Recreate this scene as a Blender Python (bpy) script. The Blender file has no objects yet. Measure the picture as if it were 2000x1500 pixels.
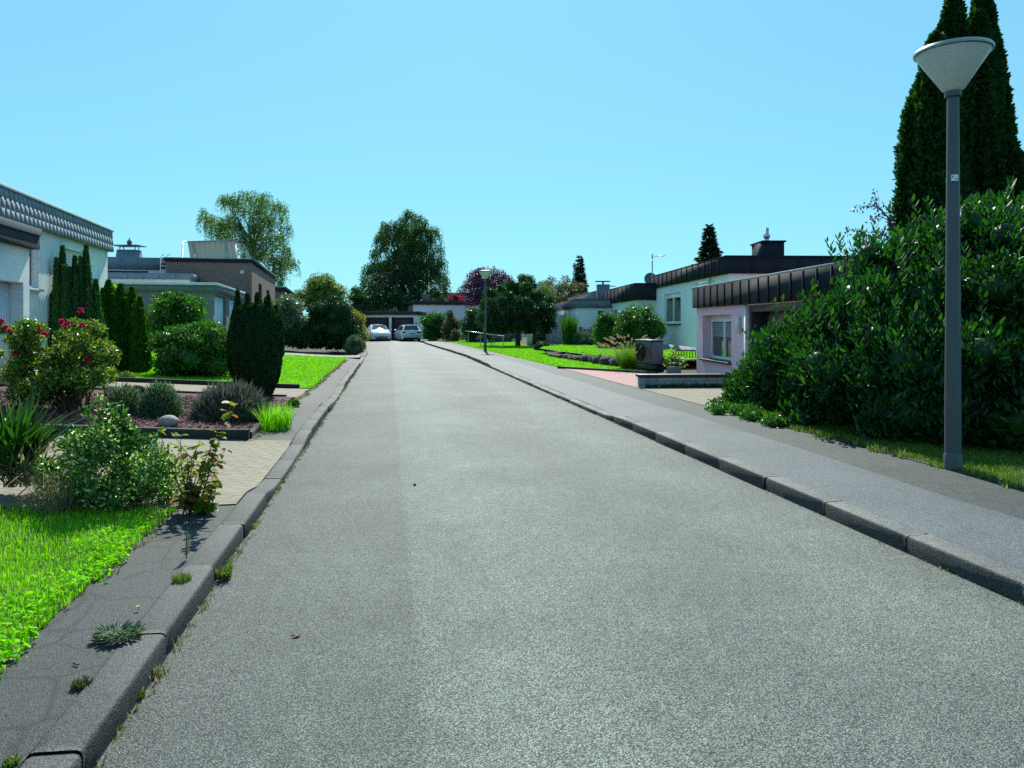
import bpy, math
import numpy as np
from mathutils import Vector

SC = bpy.context.scene
COL = SC.collection
# ------------------------------------------------------------------ camera, sky, sun
cam = bpy.data.cameras.new('camera')
cam.sensor_width = 36.0
cam.lens = 1480 / 2000 * 36
cam.shift_y = -118 / 2000
cam.clip_start = 0.05
cam.clip_end = 3000
camo = bpy.data.objects.new('camera', cam)
COL.objects.link(camo)
camo.location = (0, 0, 1.6)
camo.rotation_euler = (math.radians(90), 0, 0)
SC.camera = camo

SUN_EL, SUN_AZ = 45.0, -4.0          # azimuth from +Y towards +X
el, az = math.radians(SUN_EL), math.radians(SUN_AZ)
SV = Vector((math.sin(az) * math.cos(el), math.cos(az) * math.cos(el), math.sin(el)))
w = bpy.data.worlds.new('World')
SC.world = w
w.use_nodes = True
nt = w.node_tree
nt.nodes.clear()
sky = nt.nodes.new('ShaderNodeTexSky')
sky.sky_type = 'NISHITA'
sky.sun_disc = False
sky.sun_elevation = el
sky.sun_rotation = az
sky.altitude = 100
sky.air_density = 1.0
sky.dust_density = 0.5
sky.ozone_density = 1.0
tint = nt.nodes.new('ShaderNodeMix')
tint.data_type = 'RGBA'
tint.blend_type = 'MULTIPLY'
tint.inputs[0].default_value = 1.0
tint.inputs[7].default_value = (0.72, 1.64, 2.02, 1)
gam = nt.nodes.new('ShaderNodeGamma')
gam.inputs[1].default_value = 0.4
bg = nt.nodes.new('ShaderNodeBackground')
bg.inputs[1].default_value = 0.15
wo = nt.nodes.new('ShaderNodeOutputWorld')
nt.links.new(sky.outputs[0], gam.inputs[0])
nt.links.new(gam.outputs[0], tint.inputs[6])
nt.links.new(tint.outputs[2], bg.inputs[0])
nt.links.new(bg.outputs[0], wo.inputs[0])

sl = bpy.data.lights.new('sun', 'SUN')
sl.energy = 4.5
sl.angle = math.radians(0.5)
sl.color = (1.0, 0.97, 0.88)
so = bpy.data.objects.new('sun', sl)
COL.objects.link(so)
so.rotation_euler = SV.to_track_quat('Z', 'Y').to_euler()
so.location = (0, 40, 60)

SC.view_settings.view_transform = 'Standard'
SC.view_settings.look = 'None'
SC.view_settings.exposure = 0.58
SC.view_settings.gamma = 1.0
SC.view_settings.use_curve_mapping = False
SC.render.engine = 'CYCLES'
SC.cycles.max_bounces = 6
SC.cycles.diffuse_bounces = 3
SC.cycles.glossy_bounces = 2
SC.cycles.transmission_bounces = 4
SC.cycles.use_denoising = False
SC.cycles.sample_clamp_indirect = 2.0
SC.cycles.caustics_reflective = False
SC.cycles.caustics_refractive = False

# ------------------------------------------------------------------ terrain and projection helpers
F, HZ, EYE = 1480.0, 632.0, 1.6


def XL(y):
    return -1.06 - .164 * y - .035 * np.maximum(0, y - 40)


def XR(y):
    return 3.6 - .16 * y - .04 * np.maximum(0, y - 37)


def gz(x, y):
    dl = (XL(y) - x) * .987
    return np.where(dl > 0, .11 + .055 * np.clip(dl - 1.0, 0, 14), .115)


def at(px, py, y):
    return ((px - 1000) / F * y, y, EYE + (HZ - py) / F * y)


def gnd(px, py):
    lo, hi = 1.0, 400.0
    for _ in range(60):
        m = (lo + hi) / 2
        x, y, z = at(px, py, m)
        if z > gz(x, y):
            lo = m
        else:
            hi = m
    x, y, z = at(px, py, lo)
    return (x, y, float(gz(x, y)))


def SL_(s, d):
    return (XL(s) - .987 * d, s - .162 * d)


def SR_(s, d):
    return (XR(s) + .987 * d, s + .158 * d)


# ------------------------------------------------------------------ object helpers
BASE = {}


def props(o, label=None, cat=None, group=None, kind=None):
    if label: o['label'] = label
    if cat: o['category'] = cat
    if group: o['group'] = group
    if kind: o['kind'] = kind
    return o


def thing(name, label, cat, loc, group=None):
    o = bpy.data.objects.new(name, None)
    COL.objects.link(o)
    o.empty_display_size = 0.2
    o.location = loc
    BASE[o.name] = np.array(loc, float)
    return props(o, label, cat, group)


def np_mesh(name, V, faces, mats, parent=None, loc=None, smooth=False):
    """faces: list of (array MxK, material index); V in world space."""
    V = np.asarray(V, np.float32)
    b = BASE[parent.name] if parent is not None else (np.array(loc, float) if loc is not None else np.zeros(3))
    V = V - b.astype(np.float32)
    me = bpy.data.meshes.new(name)
    me.vertices.add(len(V))
    me.vertices.foreach_set('co', V.ravel())
    li, ls, lt, mi = [], [], [], []
    off = 0
    for f, m in faces:
        f = np.asarray(f, np.int32)
        if not len(f): continue
        k = f.shape[1]
        li.append(f.ravel())
        ls.append(off + np.arange(len(f), dtype=np.int32) * k)
        lt.append(np.full(len(f), k, np.int32))
        mi.append(np.full(len(f), m, np.int32))
        off += f.size
    li, ls, mi = np.concatenate(li), np.concatenate(ls), np.concatenate(mi)
    me.loops.add(len(li))
    me.loops.foreach_set('vertex_index', li)
    me.polygons.add(len(ls))
    me.polygons.foreach_set('loop_start', ls)
    me.polygons.foreach_set('material_index', mi)
    if smooth:
        me.polygons.foreach_set('use_smooth', np.ones(len(ls), bool))
    for m in (mats if isinstance(mats, (list, tuple)) else [mats]):
        me.materials.append(m)
    me.update(calc_edges=True)
    me.validate()
    o = bpy.data.objects.new(name, me)
    COL.objects.link(o)
    if parent is not None:
        o.parent = parent
    else:
        o.location = b
    BASE[o.name] = b
    return o


class MB:
    def __init__(s):
        s.v, s.f, s.m, s.mi = [], [], [], 0

    def add(s, vs, fs):
        n = len(s.v)
        s.v += [tuple(map(float, p)) for p in vs]
        for f in fs:
            s.f.append(tuple(i + n for i in f))
            s.m.append(s.mi)

    def quad(s, a, b, c, d):
        s.add([a, b, c, d], [(0, 1, 2, 3)])

    def hexa(s, p):
        s.add(p, [(0, 3, 2, 1), (4, 5, 6, 7), (0, 1, 5, 4), (1, 2, 6, 5), (2, 3, 7, 6), (3, 0, 4, 7)])

    def box(s, x0, x1, y0, y1, z0, z1):
        s.hexa([(x0, y0, z0), (x1, y0, z0), (x1, y1, z0), (x0, y1, z0), (x0, y0, z1), (x1, y0, z1), (x1, y1, z1), (x0, y1, z1)])

    def tube(s, pts, rad, n=8, cap=True):
        pts = [Vector(p) for p in pts]
        if not hasattr(rad, '__len__'): rad = [rad] * len(pts)
        vs = []
        up = Vector((0, 0, 1))
        for i, p in enumerate(pts):
            d = (pts[min(i + 1, len(pts) - 1)] - pts[max(i - 1, 0)]).normalized()
            a = d.cross(up if abs(d.z) < .95 else Vector((1, 0, 0))).normalized()
            b = d.cross(a)
            for k in range(n):
                t = 2 * math.pi * k / n
                vs.append(p + (a * math.cos(t) + b * math.sin(t)) * rad[i])
        fs = []
        for i in range(len(pts) - 1):
            for k in range(n):
                fs.append((i * n + k, i * n + (k + 1) % n, (i + 1) * n + (k + 1) % n, (i + 1) * n + k))
        if cap:
            fs.append(tuple(range(n)))
            fs.append(tuple(reversed(range((len(pts) - 1) * n, len(pts) * n))))
        s.add(vs, fs)

    def lathe(s, c, prof, n=32):
        vs, fs = [], []
        for (r, z) in prof:
            for k in range(n):
                t = 2 * math.pi * k / n
                vs.append((c[0] + r * math.cos(t), c[1] + r * math.sin(t), c[2] + z))
        for i in range(len(prof) - 1):
            for k in range(n):
                fs.append((i * n + k, i * n + (k + 1) % n, (i + 1) * n + (k + 1) % n, (i + 1) * n + k))
        s.add(vs, fs)

    def build(s, name, mats, parent=None, loc=None, smooth=False, bevel=0, autosmooth=False):
        by = {}
        for f, m in zip(s.f, s.m):
            by.setdefault((len(f), m), []).append(f)
        o = np_mesh(name, s.v, [(np.array(fs), k[1]) for k, fs in by.items()], mats, parent, loc, smooth)
        if bevel:
            b = o.modifiers.new('bevel', 'BEVEL')
            b.width = bevel
            b.segments = 2
            b.limit_method = 'ANGLE'
            b.angle_limit = math.radians(40)
        if autosmooth:
            try:
                o.data.set_sharp_from_angle(angle=math.radians(35))
            except Exception:
                pass
        return o


# ------------------------------------------------------------------ materials
def newmat(name):
    m = bpy.data.materials.new(name)
    m.use_nodes = True
    t = m.node_tree
    return m, t, t.nodes['Principled BSDF']


def ramp(t, fac, stops):
    r = t.nodes.new('ShaderNodeValToRGB')
    e = r.color_ramp.elements
    while len(e) < len(stops): e.new(0.5)
    for i, (p, c) in enumerate(stops):
        e[i].position = p
        e[i].color = (*c, 1)
    t.links.new(fac, r.inputs[0])
    return r.outputs[0]


def tex(t, kind, scale, vec=None, **kw):
    n = t.nodes.new(kind)
    n.inputs['Scale'].default_value = scale
    for k, v in kw.items():
        if k in n.inputs: n.inputs[k].default_value = v
        else: setattr(n, k, v)
    if vec is not None: t.links.new(vec, n.inputs['Vector'])
    return n


def coords(t, scale=None):
    c = t.nodes.new('ShaderNodeTexCoord').outputs['Object']
    if scale is None: return c
    m = t.nodes.new('ShaderNodeMapping')
    m.inputs['Scale'].default_value = scale
    t.links.new(c, m.inputs[0])
    return m.outputs[0]


def mix(t, fac, a, b, blend='MIX'):
    n = t.nodes.new('ShaderNodeMix')
    n.data_type = 'RGBA'
    n.blend_type = blend
    for i, s in ((0, fac), (6, a), (7, b)):
        if isinstance(s, (int, float)): n.inputs[i].default_value = s
        elif isinstance(s, tuple): n.inputs[i].default_value = (*s, 1)
        else: t.links.new(s, n.inputs[i])
    return n.outputs[2]


def bump(t, b, h, strength, dist=0.01):
    n = t.nodes.new('ShaderNodeBump')
    n.inputs['Strength'].default_value = strength
    n.inputs['Distance'].default_value = dist
    t.links.new(h, n.inputs['Height'])
    t.links.new(n.outputs[0], b.inputs['Normal'])


def plain(name, c1, c2=None, scale=3.0, rough=.6, bscale=None, bstr=.2, bdist=.01, metal=0, spec=.5, stretch=None, detail=6):
    m, t, b = newmat(name)
    v = coords(t, stretch)
    if c2 is None: c2 = tuple(x * .82 for x in c1)
    n = tex(t, 'ShaderNodeTexNoise', scale, v, Detail=detail, Roughness=.65)
    t.links.new(ramp(t, n.outputs[0], [(.3, c2), (.7, c1)]), b.inputs['Base Color'])
    b.inputs['Roughness'].default_value = rough
    b.inputs['Metallic'].default_value = metal
    b.inputs['Specular IOR Level'].default_value = spec
    if bscale:
        n2 = tex(t, 'ShaderNodeTexNoise', bscale, v, Detail=4)
        bump(t, b, n2.outputs[0], bstr, bdist)
    return m


def leafmat(name, dark, light, trans=None, tr=.35, rough=.45, spec=.5, accent=None, acc_at=.9, nscale=.6):
    m, t, b = newmat(name)
    g = t.nodes.new('ShaderNodeNewGeometry')
    n = tex(t, 'ShaderNodeTexNoise', nscale, coords(t), Detail=2)
    mm = t.nodes.new('ShaderNodeMath')
    mm.operation = 'MULTIPLY_ADD'
    t.links.new(n.outputs[0], mm.inputs[0])
    mm.inputs[1].default_value = .7
    m2 = t.nodes.new('ShaderNodeMath')
    m2.operation = 'MULTIPLY_ADD'
    t.links.new(g.outputs['Random Per Island'], m2.inputs[0])
    m2.inputs[1].default_value = .75
    m2.inputs[2].default_value = -.22
    t.links.new(m2.outputs[0], mm.inputs[2])
    c = ramp(t, mm.outputs[0], [(.15, dark), (.85, light)])
    if accent:
        k = ramp(t, g.outputs['Random Per Island'], [(acc_at - .01, (0, 0, 0)), (acc_at, (1, 1, 1))])
        c = mix(t, k, c, accent)
    t.links.new(c, b.inputs['Base Color'])
    b.inputs['Roughness'].default_value = rough
    b.inputs['Specular IOR Level'].default_value = spec
    tl = t.nodes.new('ShaderNodeBsdfTranslucent')
    if trans is None: trans = (1.6, 1.9, .8)
    t.links.new(mix(t, 1.0, c, trans, 'MULTIPLY'), tl.inputs[0])
    ms = t.nodes.new('ShaderNodeMixShader')
    ms.inputs[0].default_value = tr
    t.links.new(b.outputs[0], ms.inputs[1])
    t.links.new(tl.outputs[0], ms.inputs[2])
    t.links.new(ms.outputs[0], t.nodes['Material Output'].inputs[0])
    return m


def asphalt(name, c_lo, c_hi, speck, stain=.5, agg=95, cracks=0.0, seam=False, bstr=.5, rough=.72):
    m, t, b = newmat(name)
    v = coords(t)
    big = tex(t, 'ShaderNodeTexNoise', .55, v, Detail=7, Roughness=.68)
    c = ramp(t, big.outputs[0], [(.3, c_lo), (.72, c_hi)])
    if seam:
        sx = t.nodes.new('ShaderNodeSeparateXYZ')
        mp = t.nodes.new('ShaderNodeMapping')
        mp.inputs['Rotation'].default_value = (0, 0, math.radians(-9.3))
        t.links.new(v, mp.inputs[0])
        nz = tex(t, 'ShaderNodeTexNoise', 1.2, mp.outputs[0], Detail=3)
        t.links.new(mp.outputs[0], sx.inputs[0])
        ad = t.nodes.new('ShaderNodeMath'); ad.operation = 'MULTIPLY_ADD'
        t.links.new(nz.outputs[0], ad.inputs[0]); ad.inputs[1].default_value = .05
        t.links.new(sx.outputs[0], ad.inputs[2])
        mr = t.nodes.new('ShaderNodeMapRange')
        mr.inputs[1].default_value = -1.5; mr.inputs[2].default_value = 4.5
        t.links.new(ad.outputs[0], mr.inputs[0])
        k = ramp(t, mr.outputs[0], [(0, (.62, .62, .64)), (.10, (.72, .72, .74)), (.20, (.90, .90, .90)), (.275, (.88, .88, .88)), (.280, (1.14, 1.14, 1.14)), (.38, (1.28, 1.28, 1.25)), (.55, (.98, .98, .98)), (.72, (1.18, 1.18, 1.16)), (.86, (.90, .90, .90)), (1, (.78, .78, .80))])
        c = mix(t, 1.0, c, k, 'MULTIPLY')
    wv = tex(t, 'ShaderNodeTexNoise', agg * .8, v, Detail=2)
    vo = tex(t, 'ShaderNodeTexVoronoi', agg, mix(t, .006, v, wv.outputs['Color']))
    sp = ramp(t, vo.outputs['Color'], [(.15, (.34, .35, .37)), (.5, (1, 1, 1)), (.88, (1.4, 1.4, 1.36)), (.95, speck)])
    c = mix(t, 1.0, c, sp, 'MULTIPLY')
    c = mix(t, 1.0, c, ramp(t, vo.outputs['Distance'], [(.25, (1.15, 1.15, 1.15)), (.70, (.22, .23, .25))]), 'MULTIPLY')
    fn = tex(t, 'ShaderNodeTexNoise', 9, v, Detail=8, Roughness=.75)
    c = mix(t, stain, c, ramp(t, fn.outputs[0], [(.3, (.72, .72, .72)), (.7, (1.2, 1.2, 1.2))]), 'MULTIPLY')
    hh = t.nodes.new('ShaderNodeMath'); hh.operation = 'MULTIPLY_ADD'
    t.links.new(vo.outputs['Distance'], hh.inputs[0]); hh.inputs[1].default_value = -1.0
    hn = tex(t, 'ShaderNodeTexNoise', agg * .35, v, Detail=4)
    t.links.new(hn.outputs[0], hh.inputs[2])
    h = hh.outputs[0]
    if cracks:
        wn = tex(t, 'ShaderNodeTexNoise', 5, v, Detail=4)
        vv = mix(t, .12, v, wn.outputs['Color'])
        vc = tex(t, 'ShaderNodeTexVoronoi', 3.2, vv, feature='DISTANCE_TO_EDGE')
        ck = ramp(t, vc.outputs['Distance'], [(0.0, (.12, .12, .12)), (.022, (.45, .45, .45)), (.05, (1, 1, 1))])
        c = mix(t, cracks, c, ck, 'MULTIPLY')
    t.links.new(c, b.inputs['Base Color'])
    b.inputs['Roughness'].default_value = rough
    b.inputs['Specular IOR Level'].default_value = .4
    bump(t, b, h, bstr, .006)
    return m


def pavers(name, c1, c2, mortar, bw, bh, rot, weeds=None, bstr=.5):
    m, t, b = newmat(name)
    c = t.nodes.new('ShaderNodeTexCoord').outputs['Object']
    mp = t.nodes.new('ShaderNodeMapping')
    mp.inputs['Rotation'].default_value = (0, 0, rot)
    t.links.new(c, mp.inputs[0])
    br = t.nodes.new('ShaderNodeTexBrick')
    br.inputs['Scale'].default_value = 1.0
    br.inputs['Brick Width'].default_value = bw
    br.inputs['Row Height'].default_value = bh
    br.inputs['Mortar Size'].default_value = .007
    br.inputs['Color1'].default_value = (*c1, 1)
    br.inputs['Color2'].default_value = (*c2, 1)
    br.inputs['Mortar'].default_value = (*mortar, 1)
    t.links.new(mp.outputs[0], br.inputs['Vector'])
    fn = tex(t, 'ShaderNodeTexNoise', 14, c, Detail=8, Roughness=.75)
    o = mix(t, .7, br.outputs[0], ramp(t, fn.outputs[0], [(.3, (.7, .7, .68)), (.7, (1.2, 1.2, 1.2))]), 'MULTIPLY')
    if weeds:
        wn = tex(t, 'ShaderNodeTexNoise', 1.6, c, Detail=6)
        k = ramp(t, wn.outputs[0], [(.55, (0, 0, 0)), (.68, (1, 1, 1))])
        k2 = mix(t, 1.0, k, ramp(t, br.outputs['Fac'], [(.2, (.12, .12, .12)), (.6, (1, 1, 1))]), 'MULTIPLY')
        o = mix(t, k2, o, weeds)
    t.links.new(o, b.inputs['Base Color'])
    b.inputs['Roughness'].default_value = .85
    h = mix(t, .3, ramp(t, br.outputs['Fac'], [(0, (1, 1, 1)), (1, (0, 0, 0))]), fn.outputs[0])
    bump(t, b, h, bstr, .008)
    return m


M = {}
M['road'] = asphalt('road_asphalt', (.128, .150, .130), (.246, .276, .240), (1.9, 1.9, 1.8), agg=135, seam=True, bstr=.8, stain=.8)
M['pave_l'] = asphalt('pavement_asphalt', (.098, .122, .128), (.185, .214, .222), (1.5, 1.5, 1.5), agg=160, bstr=.3, stain=.55)
M['pave_d'] = asphalt('old_asphalt', (.048, .066, .062), (.092, .114, .102), (1.6, 1.6, 1.5), agg=120, cracks=.45, bstr=.5, stain=.6)
M['strip'] = asphalt('cracked_asphalt', (.036, .047, .051), (.060, .074, .078), (1.5, 1.5, 1.5), agg=130, cracks=.8, bstr=.45, stain=.6)
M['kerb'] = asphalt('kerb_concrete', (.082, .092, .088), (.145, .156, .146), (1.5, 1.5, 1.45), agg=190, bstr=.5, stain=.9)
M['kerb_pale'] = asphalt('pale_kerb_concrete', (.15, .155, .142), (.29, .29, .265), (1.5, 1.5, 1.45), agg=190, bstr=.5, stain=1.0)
M['kerb_face'] = asphalt('shaded_kerb_face', (.042, .050, .050), (.085, .096, .090), (1.6, 1.6, 1.5), agg=150, bstr=.6, stain=.9)  # darker than the top: shade of the upright face painted into the colour
M['soil'] = plain('soil', (.055, .06, .03), (.03, .028, .018), 1.5, .95, 25, .5, .03)
M['lawn'] = plain('lawn_turf', (.12, .34, .012), (.08, .22, .01), 2.5, .9, 60, .5, .03)
M['mulch'] = plain('bark_mulch', (.13, .05, .05), (.035, .018, .02), 28, .9, 40, 1, .03)
M['beige'] = pavers('beige_pavers', (.255, .222, .16), (.205, .18, .135), (.11, .105, .07), .22, .11, math.radians(9.3), weeds=(.13, .17, .03))
M['red'] = pavers('red_pavers', (.46, .25, .23), (.40, .21, .20), (.22, .14, .12), .2, .1, math.radians(9.3))
M['grey'] = pavers('grey_pavers', (.30, .28, .25), (.25, .24, .22), (.10, .10, .09), .3, .2, math.radians(9.3))
M['plaster'] = plain('white_plaster', (.92, .83, .90), (.84, .76, .83), 1.2, .85, 60, .05, .004)
M['plaster_dirty'] = plain('weathered_white_plaster', (.90, .90, .89), (.62, .64, .67), 1.1, .85, 50, .08, .004)
M['cream'] = plain('cream_plaster', (.74, .75, .66), (.66, .67, .60), 1.2, .85, 60, .05, .004)
M['pink'] = plain('pink_plaster', (.86, .58, .66), (.80, .53, .61), 1.1, .85, 70, .05, .004)
M['slate'] = plain('slate', (.20, .25, .30), (.12, .155, .19), 5, .65, 30, .2, .01, spec=.3)
M['slate_scale'] = plain('slate_scale', (.24, .30, .36), (.16, .21, .26), 3.5, .7, 30, .2, .01, spec=.25)
M['slate_grey'] = plain('grey_slate', (.16, .18, .21), (.11, .125, .15), 5, .5, 30, .2, .01)
M['seam'] = plain('anthracite_metal', (.019, .021, .031), (.013, .015, .022), 2.5, .75, spec=.25)
M['brownmetal'] = plain('brown_metal', (.055, .033, .038), (.04, .024, .028), 2.5, .75, spec=.25)
M['navy'] = plain('dark_fascia', (.024, .027, .045), (.016, .018, .03), 3, .8, spec=.2)
M['capbrown'] = plain('brown_cap', (.14, .125, .125), (.10, .09, .09), 3, .5)
M['palemetal'] = plain('pale_edge_metal', (.62, .66, .68), (.5, .54, .56), 3, .4)
M['zinc'] = plain('zinc', (.38, .42, .45), (.3, .33, .36), 4, .35, metal=.6)
M['white'] = plain('white_paint', (.80, .82, .82), (.74, .76, .77), 2, .4)
M['doorwhite'] = plain('door_white', (.60, .68, .74), (.54, .62, .69), 2, .45)
M['glass'] = plain('window_glass', (.035, .05, .06), (.02, .03, .04), 1, .06, spec=.8)
M['blind'] = plain('grey_blind', (.30, .33, .36), (.26, .29, .32), 3, .6)
M['stone_dark'] = plain('dark_stone', (.03, .03, .035), (.02, .02, .025), 8, .5)
M['dark'] = plain('dark_edging', (.035, .033, .035), (.018, .017, .018), 6, .85, 30, .5, .01)
M['pebble'] = plain('pebbledash', (.24, .25, .24), (.11, .12, .12), 45, .9, 60, 1, .02)
M['pole'] = plain('lamp_pole_paint', (.092, .096, .104), (.066, .069, .075), 3, .5, 80, .1)
M['opal'] = None
M['bark'] = plain('bark', (.10, .075, .055), (.045, .035, .028), 12, .9, 30, .7, .02)
M['twig'] = plain('twig', (.13, .085, .05), (.07, .045, .03), 12, .9)
M['birchbark'] = plain('birch_bark', (.5, .48, .44), (.12, .11, .10), 6, .8, stretch=(1, 1, 3))
M['rock'] = plain('rock', (.036, .038, .034), (.014, .015, .014), 4, .9, 12, 1, .05)
M['boulder'] = plain('pale_boulder', (.34, .29, .26), (.24, .21, .19), 6, .8, 30, .5, .01)
M['tan'] = plain('tan_door', (.36, .31, .29), (.31, .27, .25), 2, .5)
M['browndoor'] = plain('brown_door', (.075, .04, .045), (.055, .03, .035), 3, .5)
M['mauve'] = plain('mauve_casing', (.23, .19, .25), (.2, .165, .22), 3, .35)
M['casing'] = plain('dark_casing', (.06, .065, .06), (.045, .05, .045), 3, .2)
M['black'] = plain('black_plastic', (.012, .012, .014), (.008, .008, .009), 3, .5)
M['tyre'] = plain('tyre_rubber', (.015, .015, .016), (.01, .01, .01), 5, .8)
M['rim'] = plain('rim_metal', (.5, .5, .52), (.4, .4, .42), 5, .3, metal=.7)
M['carwhite'] = plain('white_car_paint', (.80, .82, .84), (.78, .80, .82), 2, .12, spec=.7)
M['carnavy'] = plain('navy_car_paint', (.05, .08, .13), (.04, .065, .11), 2, .15, spec=.7)
M['redlight'] = plain('tail_light_red', (.16, .01, .02), (.1, .008, .014), 5, .2)
M['headlight'] = plain('headlight_lens', (.6, .64, .68), (.45, .5, .55), 9, .1)
M['wood'] = plain('grey_wood', (.17, .15, .14), (.10, .09, .085), 4, .8, stretch=(8, 8, 1))
M['silver'] = plain('silver_rail', (.55, .57, .6), (.5, .52, .55), 4, .3, metal=.8)
M['leafdry'] = plain('dry_leaf', (.36, .13, .04), (.22, .08, .03), 30, .8)
M['wall_white'] = plain('painted_block', (.42, .46, .49), (.20, .23, .24), 5, .85, 40, .4, .01)


def brickmat():
    m, t, b = newmat('brown_brick')
    c = t.nodes.new('ShaderNodeTexCoord').outputs['Object']
    mp = t.nodes.new('ShaderNodeMapping')
    mp.inputs['Rotation'].default_value = (math.radians(90), 0, math.radians(30))
    t.links.new(c, mp.inputs[0])
    br = t.nodes.new('ShaderNodeTexBrick')
    for k, v in (('Scale', 1), ('Brick Width', .24), ('Row Height', .083), ('Mortar Size', .008)): br.inputs[k].default_value = v
    br.inputs['Color1'].default_value = (.23, .13, .09, 1)
    br.inputs['Color2'].default_value = (.155, .09, .07, 1)
    br.inputs['Mortar'].default_value = (.22, .2, .19, 1)
    t.links.new(mp.outputs[0], br.inputs['Vector'])
    t.links.new(br.outputs[0], b.inputs['Base Color'])
    b.inputs['Roughness'].default_value = .85
    return m


M['brick'] = brickmat()


def opalmat():
    m, t, b = newmat('opal_lamp_glass')
    b.inputs['Base Color'].default_value = (.92, .91, .86, 1)
    b.inputs['Roughness'].default_value = .3
    tl = t.nodes.new('ShaderNodeBsdfTranslucent')
    tl.inputs[0].default_value = (.85, .84, .76, 1)
    ms = t.nodes.new('ShaderNodeMixShader')
    ms.inputs[0].default_value = .35
    t.links.new(b.outputs[0], ms.inputs[1])
    t.links.new(tl.outputs[0], ms.inputs[2])
    t.links.new(ms.outputs[0], t.nodes['Material Output'].inputs[0])
    return m


M['opal'] = opalmat()
M['sheet'] = M['opal'].copy()
M['sheet'].node_tree.nodes['Principled BSDF'].inputs['Base Color'].default_value = (.55, .52, .42, 1)
M['sheet'].node_tree.nodes['Translucent BSDF'].inputs[0].default_value = (.50, .46, .34, 1)
M['sheet'].node_tree.nodes['Mix Shader'].inputs[0].default_value = .4
L = {}
L['grass'] = leafmat('grass_blades', (.11, .34, .005), (.29, .66, .012), (1.35, 1.5, .35), .45, .5, .3, nscale=1.5, accent=(.30, .33, .08), acc_at=.93)
L['verge'] = leafmat('verge_grass_blades', (.045, .12, .010), (.15, .27, .03), (1.3, 1.5, .4), .4, .6, .2, nscale=1.5, accent=(.30, .26, .10), acc_at=.85)
L['fountain'] = leafmat('fountain_blades', (.05, .14, .012), (.16, .30, .03), (1.3, 1.5, .5), .4, .5, .3)
L['laurel'] = leafmat('laurel_leaves', (.006, .030, .008), (.026, .098, .012), (1.7, 2.4, .5), .34, .42, .45)
L['thuja'] = leafmat('thuja_sprays', (.010, .040, .008), (.030, .085, .012), (1.6, 2.0, .5), .25, .6, .3)
L['thuja_light'] = leafmat('light_thuja_sprays', (.022, .08, .008), (.08, .20, .015), (1.6, 2.0, .5), .3, .6, .3)
L['juniper'] = leafmat('juniper_sprays', (.022, .085, .028), (.06, .18, .045), (1.4, 1.8, .7), .25, .6, .3)
L['yew'] = leafmat('yew_sprays', (.008, .034, .012), (.022, .078, .018), (1.5, 1.9, .6), .22, .6, .3)
L['shrub'] = leafmat('shrub_leaves', (.022, .075, .012), (.07, .18, .025), (1.5, 1.9, .5), .35, .35, .5)
L['shrub_dark'] = leafmat('dark_shrub_leaves', (.010, .038, .010), (.032, .09, .018), (1.5, 1.9, .6), .3, .4, .4)
L['silver'] = leafmat('silver_leaves', (.07, .11, .06), (.22, .27, .17), (1.2, 1.4, .8), .35, .4, .4)
L['birch'] = leafmat('birch_leaves', (.030, .085, .015), (.105, .20, .035), (1.4, 1.7, .5), .45, .45, .4, accent=(.26, .17, .04), acc_at=.96, nscale=.25)
L['birch_dark'] = leafmat('dark_birch_leaves', (.016, .05, .015), (.065, .135, .03), (1.4, 1.7, .6), .35, .45, .4, nscale=.25)
L['willow'] = leafmat('pale_willow_leaves', (.07, .12, .02), (.18, .24, .05), (1.4, 1.6, .5), .35, .5, .3)
L['plum'] = leafmat('plum_leaves', (.034, .016, .042), (.11, .05, .118), (1.8, .9, 1.2), .3, .4, .4)
L['maple'] = leafmat('red_maple_leaves', (.20, .03, .05), (.38, .09, .12), (1.5, .8, .7), .35, .5, .3)
L['olive'] = leafmat('brownish_leaves', (.05, .06, .025), (.16, .15, .07), (1.3, 1.3, .6), .3, .5, .3)
L['spruce'] = leafmat('spruce_needles', (.010, .032, .016), (.028, .07, .03), (1.2, 1.5, .8), .15, .6, .3)
L['varieg'] = leafmat('variegated_leaves', (.03, .10, .012), (.11, .24, .03), (1.5, 1.8, .6), .35, .3, .6, accent=(.50, .56, .34), acc_at=.82, nscale=2)
L['autumn'] = leafmat('autumn_leaves', (.09, .17, .015), (.28, .33, .04), (1.5, 1.4, .5), .4, .5, .25, accent=(.42, .12, .05), acc_at=.82, nscale=3)
L['rose'] = leafmat('rose_leaves', (.04, .11, .012), (.17, .28, .035), (1.5, 1.7, .5), .4, .35, .5, accent=(.38, .34, .08), acc_at=.86, nscale=2)
L['petal'] = leafmat('rose_petals', (.42, .012, .09), (.62, .03, .17), (1.4, .8, 1.0), .35, .5, .3)
L['lavender'] = leafmat('lavender_stems', (.085, .10, .075), (.17, .17, .155), (1.2, 1.3, 1.0), .25, .7, .2)
L['sage'] = leafmat('sage_leaves', (.05, .10, .05), (.16, .22, .13), (1.3, 1.5, .9), .3, .6, .3)
L['sword'] = leafmat('sword_leaves', (.010, .04, .010), (.04, .12, .016), (1.5, 1.9, .4), .35, .35, .5, nscale=2)
L['straw'] = leafmat('straw_blades', (.22, .19, .10), (.40, .35, .20), (1.2, 1.2, .9), .35, .7, .2)
L['plume'] = leafmat('plume_hairs', (.36, .27, .20), (.55, .43, .33), (1.2, 1.1, 1), .4, .7, .2)
L['hosta'] = leafmat('hosta_leaves', (.07, .16, .02), (.25, .36, .08), (1.4, 1.5, .6), .35, .4, .4)
L['weed'] = leafmat('weed_leaves', (.05, .13, .015), (.14, .24, .04), (1.3, 1.5, .5), .35, .6, .3, accent=(.33, .27, .10), acc_at=.82)
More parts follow.
